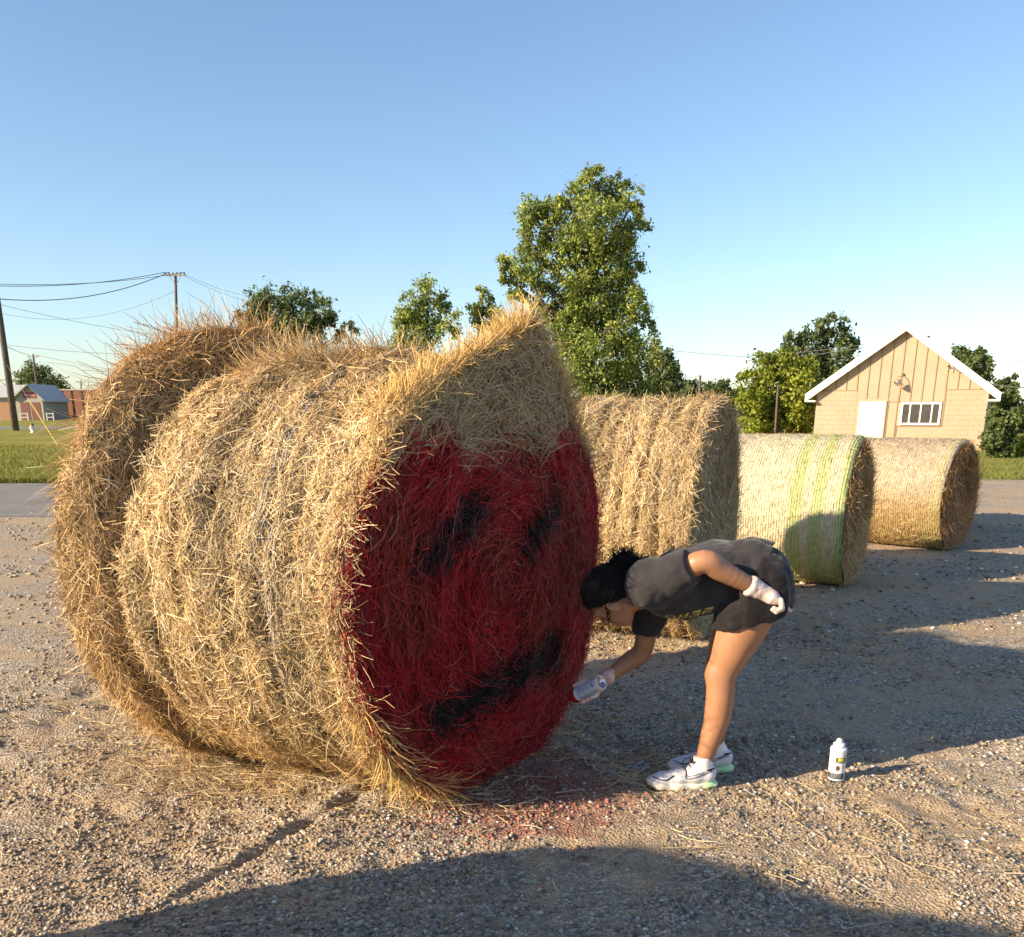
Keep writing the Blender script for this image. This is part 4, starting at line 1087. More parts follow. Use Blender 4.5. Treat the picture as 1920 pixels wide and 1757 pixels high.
def brick_material():
    m, nt, bs = nodes_of('red_brick')
    P = coords(nt)
    br = nt.nodes.new('ShaderNodeTexBrick')
    br.inputs['Color1'].default_value = (0.28, 0.11, 0.065, 1); br.inputs['Color2'].default_value = (0.27, 0.085, 0.05, 1); br.inputs['Mortar'].default_value = (0.34, 0.27, 0.21, 1)
    br.inputs['Scale'].default_value = 3.0; br.inputs['Mortar Size'].default_value = .012
    mp = nt.nodes.new('ShaderNodeMapping'); mp.inputs['Rotation'].default_value = (math.pi / 2, 0, 0)
    lk(nt, P, mp.inputs[0]); lk(nt, mp.outputs[0], br.inputs['Vector'])
    lk(nt, br.outputs[0], bs.inputs['Base Color']); bs.inputs['Roughness'].default_value = .9
    return m
def left_buildings():
    Y = 172.0
    brick = brick_material()
    pil = plain('dark_downpipe', (0.16, 0.06, 0.04), .7)
    stone_c = plain('pale_coping', (0.50, 0.42, 0.33), .8)
    xa, xb = at(78, 760, Y)[0], at(330, 760, Y)[0]; zt = at(100, 732, Y)[2]
    t = thing('brick_building', ((xa + xb) / 2, Y + 6, 0), 'long low red brick building behind the sheds', 'building')
    MB().box(xa, xb, Y, Y + 12, -.05, zt).obj('wall', brick, t)
    MB().box(xa - .1, xb + .1, Y - .12, Y + 12.1, zt + .002, zt + .22).obj('coping', stone_c, t)
    for px in (94, 118, 136, 155, 180, 210):
        x = at(px, 760, Y)[0]
        MB().box(x - .1, x + .1, Y - .15, Y - .002, 0, zt - .05).obj('pilaster', pil, t)
    # sheet metal shed with gable to the right
    Y2 = 160.0
    green = plain('sage_siding', (0.30, 0.30, 0.25), .7, var=.08, scale=2); roofm = plain('grey_metal_roof', (0.42, 0.42, 0.41), .6, .0, var=.1)
    rust = plain('rust_red_door', (0.17, 0.07, 0.05), .7); orange = plain('orange_door', (0.33, 0.17, 0.10), .7); signm = plain('red_sign', (0.26, 0.05, 0.05), .6); wht = plain('white_rail', (0.48, 0.46, 0.42), .6)
    gx0, gx1 = at(33, 770, Y2)[0], at(82, 770, Y2)[0]
    ez, rz = at(35, 745, Y2)[2], at(62, 722, Y2)[2]
    mid = at(62, 770, Y2)[0]
    t = thing('metal_shed', (gx0, Y2, 0), 'sage green shed with grey metal roof and rust red doors', 'shed')
    lx = gx0 - 24
    # gable end (turned to the camera) and the long wing running left
    mb = MB(); fr_ = [(gx0, Y2, 0), (gx1, Y2, 0), (gx1, Y2, ez), (mid, Y2, rz), (gx0, Y2, ez)]
    bk = [(x, Y2 + 9, z) for x, _, z in fr_]
    mb.add(fr_ + bk, [(0, 1, 2, 3, 4), (9, 8, 7, 6, 5), (0, 5, 6, 1), (1, 6, 7, 2), (2, 7, 8, 3), (3, 8, 9, 4), (4, 9, 5, 0)]).obj('gable_wall', green, t)
    MB().box(lx, gx0 - .01, Y2 + .6, Y2 + 9, 0, ez - .02).obj('wing_wall', green, t)
    for sg, xe in ((-1, gx0 - .5), (1, gx1 + .7)):
        ze = rz - (rz - ez) * abs(xe - mid) / (abs((gx0 if sg < 0 else gx1) - mid))
        MB().hexa([(mid, Y2 - .9, rz + .03), (xe, Y2 - .6, ze + .03), (xe, Y2 + 9, ze + .03), (mid, Y2 + 9, rz + .03)][::sg], [(mid, Y2 - .6, rz + .2), (xe, Y2 - .6, ze + .2), (xe, Y2 + 9, ze + .2), (mid, Y2 + 9, rz + .2)][::sg]).obj('roof_slope', roofm, t)
    MB().hexa([(lx - .3, Y2 - .2, ez + .0), (gx0 - .52, Y2 - .2, ez + .0), (gx0 - .52, Y2 + 5, rz + .05), (lx - .3, Y2 + 5, rz + .05)], [(lx - .3, Y2 - .2, ez + .12), (gx0 - .52, Y2 - .2, ez + .12), (gx0 - .52, Y2 + 5, rz + .17), (lx - .3, Y2 + 5, rz + .17)]).obj('wing_roof', roofm, t)
    for px, w in ((48, .75), (68, .8)):
        x = at(px, 770, Y2)[0]
        MB().box(x - w, x + w, Y2 - .05, Y2 - .003, 0, 3.0).obj('door', rust, t)
    for px in (5, -20):
        x = at(px, 770, Y2)[0]
        MB().box(x - .9, x + .9, Y2 + .54, Y2 + .597, 0, 3.0).obj('door', orange, t)
    sx, sz = at(55, 740, Y2)[0], at(55, 741, Y2)[2]
    MB().box(sx - 1.1, sx + 1.1, Y2 - .06, Y2 - .003, sz - .5, sz + .5).obj('sign_board', signm, t)
    MB().box(sx - .9, sx + .9, Y2 - .065, Y2 - .0605, sz - .06, sz + .10).obj('sign_stripe', wht, t)
    # white rail in front
    for a_, b_, lab in ((88, 100, 'low white rail right of the shed door'), (38, 52, 'low white rail left of the shed door')):
        q = at(a_, 780, Y2 - 3); w_ = at(b_, 780, Y2 - 3)
        tt = thing('guard_rail', (q[0], Y2 - 3, 0), lab, 'rail')
        for z in (.55, 1.15): MB().box(q[0], w_[0], Y2 - 3.05, Y2 - 2.95, z - .07, z + .07).obj('rail', wht, tt)
        for x in (q[0], w_[0]): MB().box(x - .09, x + .09, Y2 - 3.08, Y2 - 2.92, 0, 1.3).obj('post', wht, tt)
    # white signal truss over the roofs
    Y3 = 186.0
    x0, x1 = at(-60, 740, Y3)[0], at(62, 740, Y3)[0]; z0, z1 = at(0, 726, Y3)[2], at(0, 711, Y3)[2]
    t = thing('signal_truss', (x1, Y3, 0), 'white steel truss arm reaching over the shed roof', 'truss')
    MB().tube([(x0, Y3, z0), (x1, Y3, z0)], .2, 6).obj('chord', wht, t); MB().tube([(x0, Y3, z1), (x1, Y3, z1 - .1)], .2, 6).obj('chord', wht, t)
    n = 8
    for k in range(n):
        a_ = x0 + (x1 - x0) * k / n; b_ = x0 + (x1 - x0) * (k + 1) / n
        MB().tube([(a_, Y3, z0), (b_, Y3, z1)] if k % 2 else [(a_, Y3, z1), (b_, Y3, z0)], .13, 5).obj('diagonal', wht, t)
    mx = at(22, 760, Y3)[0]
    MB().tube([(mx, Y3 + .2, 0), (mx, Y3 + .2, at(22, 695, Y3)[2])], .35, 8).obj('mast', wht, t, smooth=True)
left_buildings()

# ------------------------------------------------------------------ solid modelling by distance fields (for the person)
def surface_nets(F, org, h):
    """quads through the zero level of a sampled distance field"""
    nx, ny, nz = F.shape
    S = F < 0
    corners = [(i, j, k) for i in (0, 1) for j in (0, 1) for k in (0, 1)]
    def sl(A, o): return A[o[0]:nx - 1 + o[0], o[1]:ny - 1 + o[1], o[2]:nz - 1 + o[2]]
    cnt = np.zeros((nx - 1, ny - 1, nz - 1), np.int8)
    for o in corners: cnt += sl(S, o)
    mix = (cnt > 0) & (cnt < 8)
    ii = np.argwhere(mix)
    vid = np.full(mix.shape, -1, np.int32)
    vid[mix] = np.arange(len(ii))
    acc = np.zeros((len(ii), 3)); num = np.zeros(len(ii))
    val = {o: F[ii[:, 0] + o[0], ii[:, 1] + o[1], ii[:, 2] + o[2]].astype(float) for o in corners}
    for a in corners:
        for ax in range(3):
            if a[ax]: continue
            b = list(a); b[ax] = 1; b = tuple(b)
            va, vb = val[a], val[b]
            m = (va < 0) != (vb < 0)
            t = np.where(m, va / np.where(m, va - vb, 1), 0)
            p = np.repeat(np.array([a], float), len(ii), 0); p[:, ax] = t
            acc[m] += p[m]; num[m] += 1
    V = org + (ii + acc / num[:, None]) * h
    faces = []
    for ax in range(3):
        n0 = [slice(None)] * 3; n1 = [slice(None)] * 3
        n0[ax] = slice(0, -1); n1[ax] = slice(1, None)
        A = S[tuple(n0)]; B = S[tuple(n1)]
        e = np.argwhere(A != B)
        u, w = [q for q in range(3) if q != ax]
        ok = (e[:, u] > 0) & (e[:, w] > 0) & (e[:, u] < F.shape[u] - 1) & (e[:, w] < F.shape[w] - 1)
        e = e[ok]
        flip = A[e[:, 0], e[:, 1], e[:, 2]]
        q = []
        for (du, dw) in ((0, 0), (-1, 0), (-1, -1), (0, -1)):
            c = e.copy(); c[:, u] += du; c[:, w] += dw
            q.append(vid[c[:, 0], c[:, 1], c[:, 2]])
        q = np.stack(q, -1)
        if ax == 1: flip = ~flip
        q = np.where(flip[:, None], q, q[:, ::-1])
        faces.append(q)
    return V, np.concatenate(faces)
class Field:
    def __init__(self, lo, hi, h):
        self.h = h; self.lo = np.array(lo, float)
        self.n = np.ceil((np.array(hi) - self.lo) / h).astype(int) + 1
        self.F = np.full(self.n, 0.2, np.float32)
    def grid(self, lo, hi):
        a = np.clip(np.floor((np.array(lo) - self.lo) / self.h).astype(int), 0, self.n - 1)
        b = np.clip(np.ceil((np.array(hi) - self.lo) / self.h).astype(int) + 1, 1, self.n)
        ax = [(self.lo[i] + np.arange(a[i], b[i]) * self.h).astype(np.float32) for i in range(3)]
        P = np.stack(np.meshgrid(*ax, indexing='ij'), -1)
        return tuple(slice(a[i], b[i]) for i in range(3)), P
    def put(self, d, s, k, sub=False):
        f = self.F[s]
        if sub:
            self.F[s] = np.maximum(f, -d); return
        if k <= 0:
            self.F[s] = np.minimum(f, d); return
        hh = np.clip(0.5 + 0.5 * (d - f) / k, 0, 1)
        self.F[s] = d * (1 - hh) + f * hh - k * hh * (1 - hh)
    def cone(self, a, b, ra, rb, k=.02, sy=1.0, cut=None):
        a = np.array(a, float); b = np.array(b, float)
        R = max(ra, rb) * max(1, sy) + k + 3 * self.h
        s, P = self.grid(np.minimum(a, b) - R, np.maximum(a, b) + R)
        if P.size == 0: return
        ab = b - a
        t = np.clip(((P - a) @ ab) / (ab @ ab), 0, 1)
        q = P - (a + t[..., None] * ab)
        q[..., 1] /= sy
        d = np.sqrt((q ** 2).sum(-1)) - (ra + (rb - ra) * t)
        for (p0, n) in (cut or []):
            d = np.maximum(d, (P - np.array(p0)) @ unit(n))
        self.put(d.astype(np.float32), s, k)
    def chain(self, pts, k=.02, sy=1.0, cut=None, smooth=False):
        if smooth and len(pts) > 2:      # Catmull-Rom through the joints so that limbs swell evenly
            Q = np.array([list(p) + [r_] for p, r_ in pts]); Q = np.vstack([2 * Q[0] - Q[1], Q, 2 * Q[-1] - Q[-2]])
            out = []
            for i in range(1, len(Q) - 2):
                for u in np.linspace(0, 1, 5)[: (5 if i == len(Q) - 3 else 4)]:
                    out.append(.5 * (2 * Q[i] + (Q[i + 1] - Q[i - 1]) * u + (2 * Q[i - 1] - 5 * Q[i] + 4 * Q[i + 1] - Q[i + 2]) * u ** 2 + (3 * Q[i] - Q[i - 1] - 3 * Q[i + 1] + Q[i + 2]) * u ** 3))
            pts = [(q[:3], q[3]) for q in out]; k = min(k, .006)
        for (p, r), (q, r2) in zip(pts[:-1], pts[1:]):
            self.cone(p, q, r, r2, k, sy, cut)
    def ell(self, c, rad, axes=None, k=.02, sub=False, cut=None):
        c = np.array(c, float); rad = np.array(rad, float)
        axes = np.eye(3) if axes is None else np.array(axes, float)
        R = rad.max() + k + 3 * self.h
        s, P = self.grid(c - R, c + R)
        if P.size == 0: return
        q = (P - c) @ axes.T
        k0 = np.sqrt(((q / rad) ** 2).sum(-1)) + 1e-6
        k1 = np.sqrt(((q / rad ** 2) ** 2).sum(-1)) + 1e-6
        d = k0 * (k0 - 1) / k1
        for (p0, n) in (cut or []):
            d = np.maximum(d, (P - np.array(p0)) @ unit(n))
        self.put(d.astype(np.float32), s, k, sub)
    def warp(self, fn):
        m = np.abs(self.F) < 0.03
        idx = np.argwhere(m)
        self.F[m] += fn(self.lo + idx * self.h).astype(np.float32)
    def cutplane(self, p0, n):
        s, P = self.grid(self.lo, self.lo + self.n * self.h)
        self.F = np.maximum(self.F, ((P - np.array(p0, np.float32)) @ unit(n).astype(np.float32)))
    def mesh(self, smooth=2):
        V, F = surface_nets(self.F, self.lo, self.h)
        # light Laplacian smoothing
        e = np.concatenate([F[:, [0, 1]], F[:, [1, 2]], F[:, [2, 3]], F[:, [3, 0]]])
        for _ in range(smooth):
            acc = np.zeros_like(V); cnt = np.zeros(len(V))
            np.add.at(acc, e[:, 0], V[e[:, 1]]); np.add.at(acc, e[:, 1], V[e[:, 0]])
            np.add.at(cnt, e[:, 0], 1); np.add.at(cnt, e[:, 1], 1)
            V = V * .5 + .5 * acc / np.maximum(cnt, 1)[:, None]
        return V, F

# ------------------------------------------------------------------ the person bending to spray
def skin_material():
    m, nt, b = nodes_of('skin')
    P = coords(nt)
    n = noise_node(nt, P, 9.0, 5); f = noise_node(nt, P, 160.0, 3)
    c = ramp(nt, n.outputs[0], [(0.3, (0.32, 0.155, 0.082)), (0.7, (0.40, 0.20, 0.11))])
    lk(nt, c.outputs[0], b.inputs['Base Color'])
    b.inputs['Roughness'].default_value = 0.48
    b.inputs['Specular IOR Level'].default_value = 0.4
    b.inputs['Subsurface Weight'].default_value = 0.12
    b.inputs['Subsurface Radius'].default_value = (0.012, 0.005, 0.003)
    bump(nt, b, f.outputs[0], 0.12, 0.002)
    return m
def cloth(name, c, scale=500.0, rough=.85):
    m, nt, b = nodes_of(name)
    P = coords(nt)
    n = noise_node(nt, P, 7.0, 4); f = noise_node(nt, P, scale, 2)
    r_ = ramp(nt, n.outputs[0], [(0.3, tuple(x * .82 for x in c)), (0.7, tuple(x * 1.2 for x in c))])
    lk(nt, r_.outputs[0], b.inputs['Base Color'])
    b.inputs['Roughness'].default_value = rough
    b.inputs['Specular IOR Level'].default_value = 0.2
    b.inputs['Sheen Weight'].default_value = 0.15
    bump(nt, b, f.outputs[0], 0.25, 0.002)
    return m
def latex():
    m, nt, b = nodes_of('latex_glove')
    P = coords(nt)
    n = noise_node(nt, P, 30.0, 4)
    c = ramp(nt, n.outputs[0], [(0.35, (0.82, 0.74, 0.70)), (0.65, (1.0, 1.0, 1.0))])
    a = nt.nodes.new('ShaderNodeAttribute'); a.attribute_name = 'Col'
    lk(nt, mixc(nt, 1.0, a.outputs['Color'], c.outputs[0], 'MULTIPLY'), b.inputs['Base Color'])
    b.inputs['Roughness'].default_value = 0.4
    b.inputs['Subsurface Weight'].default_value = 0.15
    b.inputs['Subsurface Radius'].default_value = (0.01, 0.006, 0.005)
    bump(nt, b, noise_node(nt, P, 90, 4).outputs[0], .5, .004)
    return m
def person():
    SK = skin_material()
    SHIRT = cloth('faded_black_cotton', (0.030, 0.028, 0.032)); SHORT = cloth('black_polyester', (0.008, 0.006, 0.008), rough=.7)
    HAIR = plain('black_hair', (0.009, 0.0075, 0.007), .6, var=.4, scale=200, spec=.3, bmp=.8)
    GLOVE = latex(); SOCK = cloth('white_sock', (0.70, 0.69, 0.68))
    t = thing('person', tuple(ground_at(1318, 1472)), 'person in black t-shirt and shorts bending down to spray the red bale', 'person')
    yn, yf, yc = 3.715, 3.905, 3.81
    # ---- body: one continuous skin surface
    B = Field((.25, 3.48, 0.0), (1.36, 4.20, 1.22), .0052)
    A = lambda px, py, y: at(px, py, y)
    hipL, hipR = A(1420, 1108, yc - .085), A(1412, 1108, yc + .085)
    # trunk
    B.chain([(A(1424, 1087, yc), .110), (A(1370, 1080, yc), .098), (A(1300, 1090, yc), .098), (A(1245, 1098, yc), .090), (A(1212, 1106, yc), .060)], .04, 1.18)
    B.ell(A(1420, 1098, yc), (.110, .155, .105), k=.04)
    # near leg (left) and far leg (right)
    B.chain([(hipL, .110), (A(1395, 1170, yc - .088), .103), (A(1371, 1222, yc - .09), .080), (A(1354, 1266, yc - .09), .061), (A(1350, 1308, yn), .060), (A(1344, 1348, yn), .0555), (A(1328, 1398, yn), .042), (A(1319, 1430, yn), .035), (A(1315, 1452, yn), .034)], .01, smooth=True)
    B.ell(A(1341, 1264, yc - .09), (.042, .040, .050), k=.03)
    B.cone(A(1316, 1452, yn), A(1255, 1462, yn), .032, .020, .02)
    B.chain([(hipR, .108), (A(1382, 1170, yc + .09), .100), (A(1360, 1222, yc + .09), .078), (A(1347, 1262, yc + .09), .060), (A(1347, 1310, yf), .057), (A(1345, 1345, yf), .052), (A(1340, 1385, yf), .041), (A(1340, 1410, yf), .035), (A(1340, 1424, yf), .034)], .01, smooth=True)
    B.cone(A(1342, 1424, yf), A(1290, 1428, yf), .032, .020, .02)
    # near (left) arm, drawn back, and far (right) arm reaching down
    shL, elL, wrL = A(1226, 1094, yc - .14), A(1320, 1053, yc - .235), A(1424, 1107, yc - .20)
    B.chain([(shL, .062), (shL * .5 + elL * .5, .050), (elL, .0455), (elL * .72 + wrL * .28, .044), (elL * .3 + wrL * .7, .035), (wrL, .027)], .01, smooth=True)
    shR, elR, wrR = A(1226, 1118, yc + .165), A(1204, 1222, yc + .20), A(1136, 1272, yc + .13)
    B.chain([(shR, .064), (shR * .5 + elR * .5, .050), (elR, .043), (elR * .7 + wrR * .3, .042), (elR * .3 + wrR * .7, .033), (wrR, .026)], .01, smooth=True)
    # head: frame U = towards the crown, Fd = where the face looks
    U = unit(np.array([-.92, 0, .38])); Fd = unit(np.array([-.38, 0, -.92])); Sd = np.array([0, 1.0, 0])
    Hc = A(1147, 1121, yc)
    H = lambda u, f_, s_=0.0: Hc + U * u + Fd * f_ + Sd * s_
    AX = np.stack([U, Fd, Sd])
    B.chain([(A(1222, 1108, yc), .062), (A(1196, 1116, yc), .056), (H(-.055, -.02), .056)], .03)
    B.ell(H(.012, -.012), (.112, .098, .076), AX, .02)
    B.ell(H(-.045, .042), (.072, .058, .060), AX, .03)
    B.ell(H(-.092, .070), (.024, .022, .026), AX, .025)                 # chin
    B.cone(H(-.072, .005, -.052), H(-.098, .06, -.022), .022, .020, .025)  # jaw lines
    B.cone(H(-.072, .005, .052), H(-.098, .06, .022), .022, .020, .025)
    B.cone(H(.032, .084, -.03), H(.032, .084, .03), .016, .016, .02)       # brow
    B.cone(H(.018, .090), H(-.022, .112), .010, .014, .012)               # nose
    B.ell(H(-.026, .106, -.011), (.009, .010, .009), AX, .008); B.ell(H(-.026, .106, .011), (.009, .010, .009), AX, .008)
    B.cone(H(-.052, .094, -.016), H(-.052, .094, .016), .008, .008, .008)  # lips
    B.cone(H(-.064, .092, -.014), H(-.064, .092, .014), .009, .009, .008)
    B.ell(H(.008, .088, -.031), (.012, .014, .016), AX, .004, sub=True); B.ell(H(.008, .088, .031), (.012, .014, .016), AX, .004, sub=True)
    B.ell(H(.006, .080, -.031), (.012, .012, .013), AX, .004); B.ell(H(.006, .080, .031), (.012, .012, .013), AX, .004)
    for sg in (-1, 1):                                                   # ears
        eA = np.stack([unit(U + Fd * .25), unit(Fd - U * .25), Sd])
        B.ell(H(-.008, .016, sg * .080), (.030, .017, .008), eA, .006)
        rim_ = [H(-.008, .016, sg * .089) + eA[0] * .031 * math.cos(q) + eA[1] * .018 * math.sin(q) for q in np.linspace(-.6, 4.3, 12)]
        B.chain([(p_, .0052) for p_ in rim_], .003)
        B.ell(H(-.036, .022, sg * .087), (.010, .009, .006), eA, .004)
    # hands inside the gloves
    can_base, can_tip = A(1128, 1279, yc + .03), A(1066, 1312, yc + .15)
    cd = unit(can_tip - can_base)
    palmL = A(1450, 1120, yc - .20)
    def hand_left(Fi, g, cuff):
        kn = []
        d = unit(A(1490, 1140, yc - .20) - wrL); up = np.array([.25, 0, .97]); up = unit(up - d * (up @ d)); sd = np.cross(d, up)
        Fi.cone(wrL, wrL + d * .05, .024 + g, .030 + g, .02, 1.15)
        Fi.ell(wrL + d * .065 - up * .004, (.042 + g, .036 + g, .022 + g), np.stack([d, sd, up]), .015)
        # four fingers folded towards the palm, of unequal length, each a bent chain
        for i, (o, L1, L2, L3) in enumerate(((-.030, .040, .026, .020), (-.010, .044, .030, .022), (.010, .041, .028, .021), (.029, .033, .022, .018))):
            k0 = wrL + d * (.098 - .004 * abs(i - 1)) + sd * o + up * .004
            k1 = k0 + d * L1 * .62 - up * L1 * .75
            k2 = k1 - d * L2 * .55 - up * L2 * .72
            k3 = k2 - d * L3 * .95 + up * L3 * .1
            if i == 0:  # forefinger stays half straight: the pink tip that shows
                k1 = k0 + d * L1 * .9 - up * L1 * .30; k2 = k1 + d * L2 * .85 - up * L2 * .30; k3 = k2 + d * L3 * .85 - up * L3 * .2
            Fi.chain([(k0, .0098 + g), (k1, .0090 + g), (k2, .0082 + g), (k3, .0072 + g)], .004)
        # thumb from the side of the palm
        t0 = wrL + d * .035 - sd * .034 - up * .004
        t1 = t0 + d * .032 - sd * .012 - up * .022; t2 = t1 + d * .030 + sd * .008 - up * .012; t3 = t2 + d * .022 + sd * .008 - up * .004
        Fi.chain([(t0, .014 + g), (t1, .0115 + g), (t2, .0095 + g), (t3, .008 + g)], .008)
        if cuff:
            Fi.chain([(wrL + d * .03, .033), (wrL - d * .012, .0375), (wrL - d * .038, .046)], .006)
            Fi.cone(wrL - d * .032, wrL - d * .060, .032, .020, -1) if False else None
    def hand_right(Fi, g, cuff):
        # can radius .033: fingers wrap it from behind, below, and up the near side
        e1 = unit(np.array([0, -1.0, 0]) - cd * (np.array([0, -1.0, 0]) @ cd)); e2 = np.cross(cd, e1)
        if e2[2] > 0: e2 = -e2              # e1 to the camera, e2 downwards
        ring = lambda s_, ang, r_: can_base + cd * s_ + r_ * (math.cos(ang) * e1 + math.sin(ang) * e2)
        pc = ring(.095, math.radians(150), .052)
        Fi.chain([(wrR, .024 + g), (wrR * .4 + pc * .6, .030 + g), (pc, .026 + g)], .02)
        Fi.ell(pc, (.040 + g, .020 + g, .034 + g), np.stack([cd, unit(pc - ring(.095, 0, 0)), np.cross(cd, unit(pc - ring(.095, 0, 0)))]), .012)
        for i, (s_, a1) in enumerate(((.130, 35), (.110, 28), (.090, 32), (.071, 45))):
            angs = np.radians(np.linspace(140, a1, 5)); rr_ = .033 + .0085 + g * .6
            pts = [(ring(s_ + .004 * (q - 2), a, rr_), .0092 - .0005 * q + g * .8) for q, a in enumerate(angs)]
            Fi.chain([(pc + cd * (s_ - .1) * .8, .012 + g)] + pts, .004)
        angs = np.radians(np.linspace(195, 255, 3))
        Fi.chain([(pc + cd * .0, .016 + g)] + [(ring(.10 + .022 * q, a, .043 + g * .6), .0115 - .001 * q + g * .8) for q, a in enumerate(angs)], .006)
        if cuff:
            wd = unit(wrR - pc)
            Fi.chain([(wrR - wd * .015, .032), (wrR + wd * .022, .038)], .006)
    hand_left(B, -.0015, False); hand_right(B, -.0015, False)
    V, F = B.mesh(3)
    obj('body', V, F, SK, t, smooth=True)
    # ---- gloves
    for fn, c_ in ((hand_left, palmL), (hand_right, A(1098, 1300, yc + .1))):
        G = Field(c_ - .13, c_ + .13, .0034)
        fn(G, .0022, True)
        wn_ = Noise(300, 20)
        G.warp(lambda P: .0016 * np.abs(wn_(P, 28.0)))
        V, F = G.mesh(1)
        tip = A(1492, 1140, yc - .20)
        stain = np.exp(-(np.linalg.norm(V - tip, axis=1) / .03) ** 2) * .8 if fn is hand_left else np.clip(.35 + .35 * wn_(V, 9.0), 0, .8)
        gc_ = np.array((0.78, 0.68, 0.62)) * (1 - stain[:, None]) + np.array((0.62, 0.10, 0.14)) * stain[:, None]
        obj('glove', V, F, GLOVE, t, smooth=True, col=gc_)
    # ---- t-shirt
    S = Field((.42, 3.50, .60), (1.30, 4.16, 1.24), .0052)
    nrm = lambda p, q: unit(np.array([p, 0, q]))
    S.chain([(A(1440, 1072, yc), .118), (A(1408, 1070, yc), .126), (A(1340, 1077, yc), .132), (A(1272, 1092, yc), .126), (A(1225, 1104, yc), .090)], .05, 1.20)
    S.ell(A(1262, 1098, yc), (.10, .195, .105), k=.05)
    S.cutplane(A(1394, 1080, yc), nrm(.80, -.60))                         # hem across the hips
    S.cutplane(A(1200, 1112, yc), nrm(-.97, -.25))                        # neckline
    hemL = A(1297, 1062, yc - .225)
    S.chain([(A(1222, 1095, yc - .125), .112), (hemL * .55 + shL * .45, .080), (hemL + (elL - shL) * .1, .073)], .035, cut=[(hemL, elL - shL)])
    hemR = A(1210, 1186, yc + .19)
    S.chain([(A(1232, 1112, yc + .13), .090), (hemR * .5 + shR * .5, .074), (hemR + (elR - shR) * .1, .064)], .035, cut=[(hemR, elR - shR)])
    # belly cloth hanging slack
    S.chain([(A(1350, 1095, yc), .100), (A(1290, 1112, yc), .095), (A(1252, 1120, yc), .08)], .05, 1.25, cut=[(A(1394, 1080, yc), nrm(.80, -.60))])
    n1, n2, n3 = Noise(310, 10, .8, 1.2), Noise(311, 10, .8, 1.4), Noise(312, 16)
    def creases(P):
        q = P.copy(); q[:, 0] = P[:, 0] * .9 + P[:, 2] * .55; q[:, 2] = (P[:, 2] - P[:, 0] * .5) * .35
        near_hem = np.exp(-(((P - A(1375, 1085, yc)) @ nrm(.8, -.6)) / .10) ** 2)
        return .0045 * (1 - 2 * np.abs(n1(q, 9.0))).clip(-1, 1) * (.5 + .6 * near_hem) + .003 * n2(P, 7.0) + .001 * n3(P, 25.0)
    S.warp(creases)
    V, F = S.mesh(2)
    shirt = obj('t_shirt', V, F, SHIRT, t, smooth=True)
    # stitched hems
    def hem_ring(c, ax, r1, r2, name='hem_seam'):
        ax = unit(ax); e1 = unit(np.cross(ax, [0, 1, 0])); e2 = np.cross(ax, e1)
        a_ = np.linspace(0, 2 * math.pi, 40)
        pts = np.array([c + e1 * r1 * math.cos(q) + e2 * r2 * math.sin(q) for q in a_])
        return MB().tube(pts, .0024, 5, cap=False)
    # printed letters on the chest, following the cloth
    gold = plain('gold_print', (0.42, 0.36, 0.10), .6, var=.1)
    sF = S
    def drop_on(F_, p, d, dist=.22):
        """slide a point along d until it meets the cloth"""
        d = unit(d); prev = None
        for i in range(int(dist / .003)):
            q = p + d * (.003 * i)
            ix = np.round((q - F_.lo) / F_.h).astype(int)
            if np.any(ix < 0) or np.any(ix >= F_.n): continue
            if F_.F[tuple(ix)] < 0.001: return q
        return None
    base_t = A(1332, 1148, yc - .10)
    lx, lup = unit(np.array([-1.0, 0, -.26])), unit(np.array([0.05, -.35, .93]))
    glyph = {'N': ['1001', '1101', '1011', '1001', '1001'], 'E': ['1111', '1000', '1110', '1000', '1111'], 'S': ['1111', '1000', '1111', '0001', '1111'], 'A': ['0110', '1001', '1111', '1001', '1001']}
    for li, ch in enumerate('SENA'):
        mb = MB()
        for r_, row in enumerate(glyph[ch]):
            for c_, bit in enumerate(row):
                if bit == '0': continue
                q4 = []
                for (du, dv) in ((0, 0), (1, 0), (1, 1), (0, 1)):
                    p = base_t + lx * ((li * 5.2 + c_ + du) * .0105 * 0.95) + lup * ((4 - r_ + dv) * .0088)
                    hit = drop_on(sF, p + np.array([0, -.12, -.035]), np.array([0, .95, .30]))
                    if hit is not None: q4.append(hit + np.array([0, -.004, -.003]))
                if len(q4) == 4: mb.add(q4, [(0, 1, 2, 3)])
        if mb.V: mb.obj('printed_letter', gold, shirt)
    # ---- shorts
    K = Field((.70, 3.48, .55), (1.36, 4.20, 1.14), .0052)
    pcut = [(A(1400, 1147, yc), nrm(.32, -.945))]
    K.chain([(A(1420, 1072, yc), .116), (A(1418, 1095, yc), .130)], .05, 1.22)
    K.ell(A(1424, 1092, yc), (.118, .170, .120), k=.05)
    K.chain([(A(1424, 1090, yc - .075), .118), (A(1400, 1140, yc - .085), .124), (A(1388, 1190, yc - .09), .130)], .04, cut=pcut)
    K.chain([(A(1420, 1090, yc + .075), .118), (A(1398, 1140, yc + .09), .122), (A(1384, 1190, yc + .09), .128)], .04, cut=pcut)
    K.chain([(A(1434, 1080, yc), .094), (A(1432, 1115, yc), .100), (A(1432, 1180, yc), .104)], .05, 1.7, cut=pcut)
    K.cutplane(A(1378, 1083, yc), -nrm(.80, -.60))
    n5, n6 = Noise(320, 10, .8, 1.2), Noise(321, 16)
    def shorts_creases(P):
        q = P.copy(); q[:, 2] = P[:, 2] * .25 + P[:, 0] * .2
        return .0038 * (1 - 2 * np.abs(n5(q, 7.0))).clip(-1, 1) + .0015 * n6(P, 20.0)
    K.warp(shorts_creases)
    V, F = K.mesh(2)
    obj('shorts', V, F, SHORT, t, smooth=True)
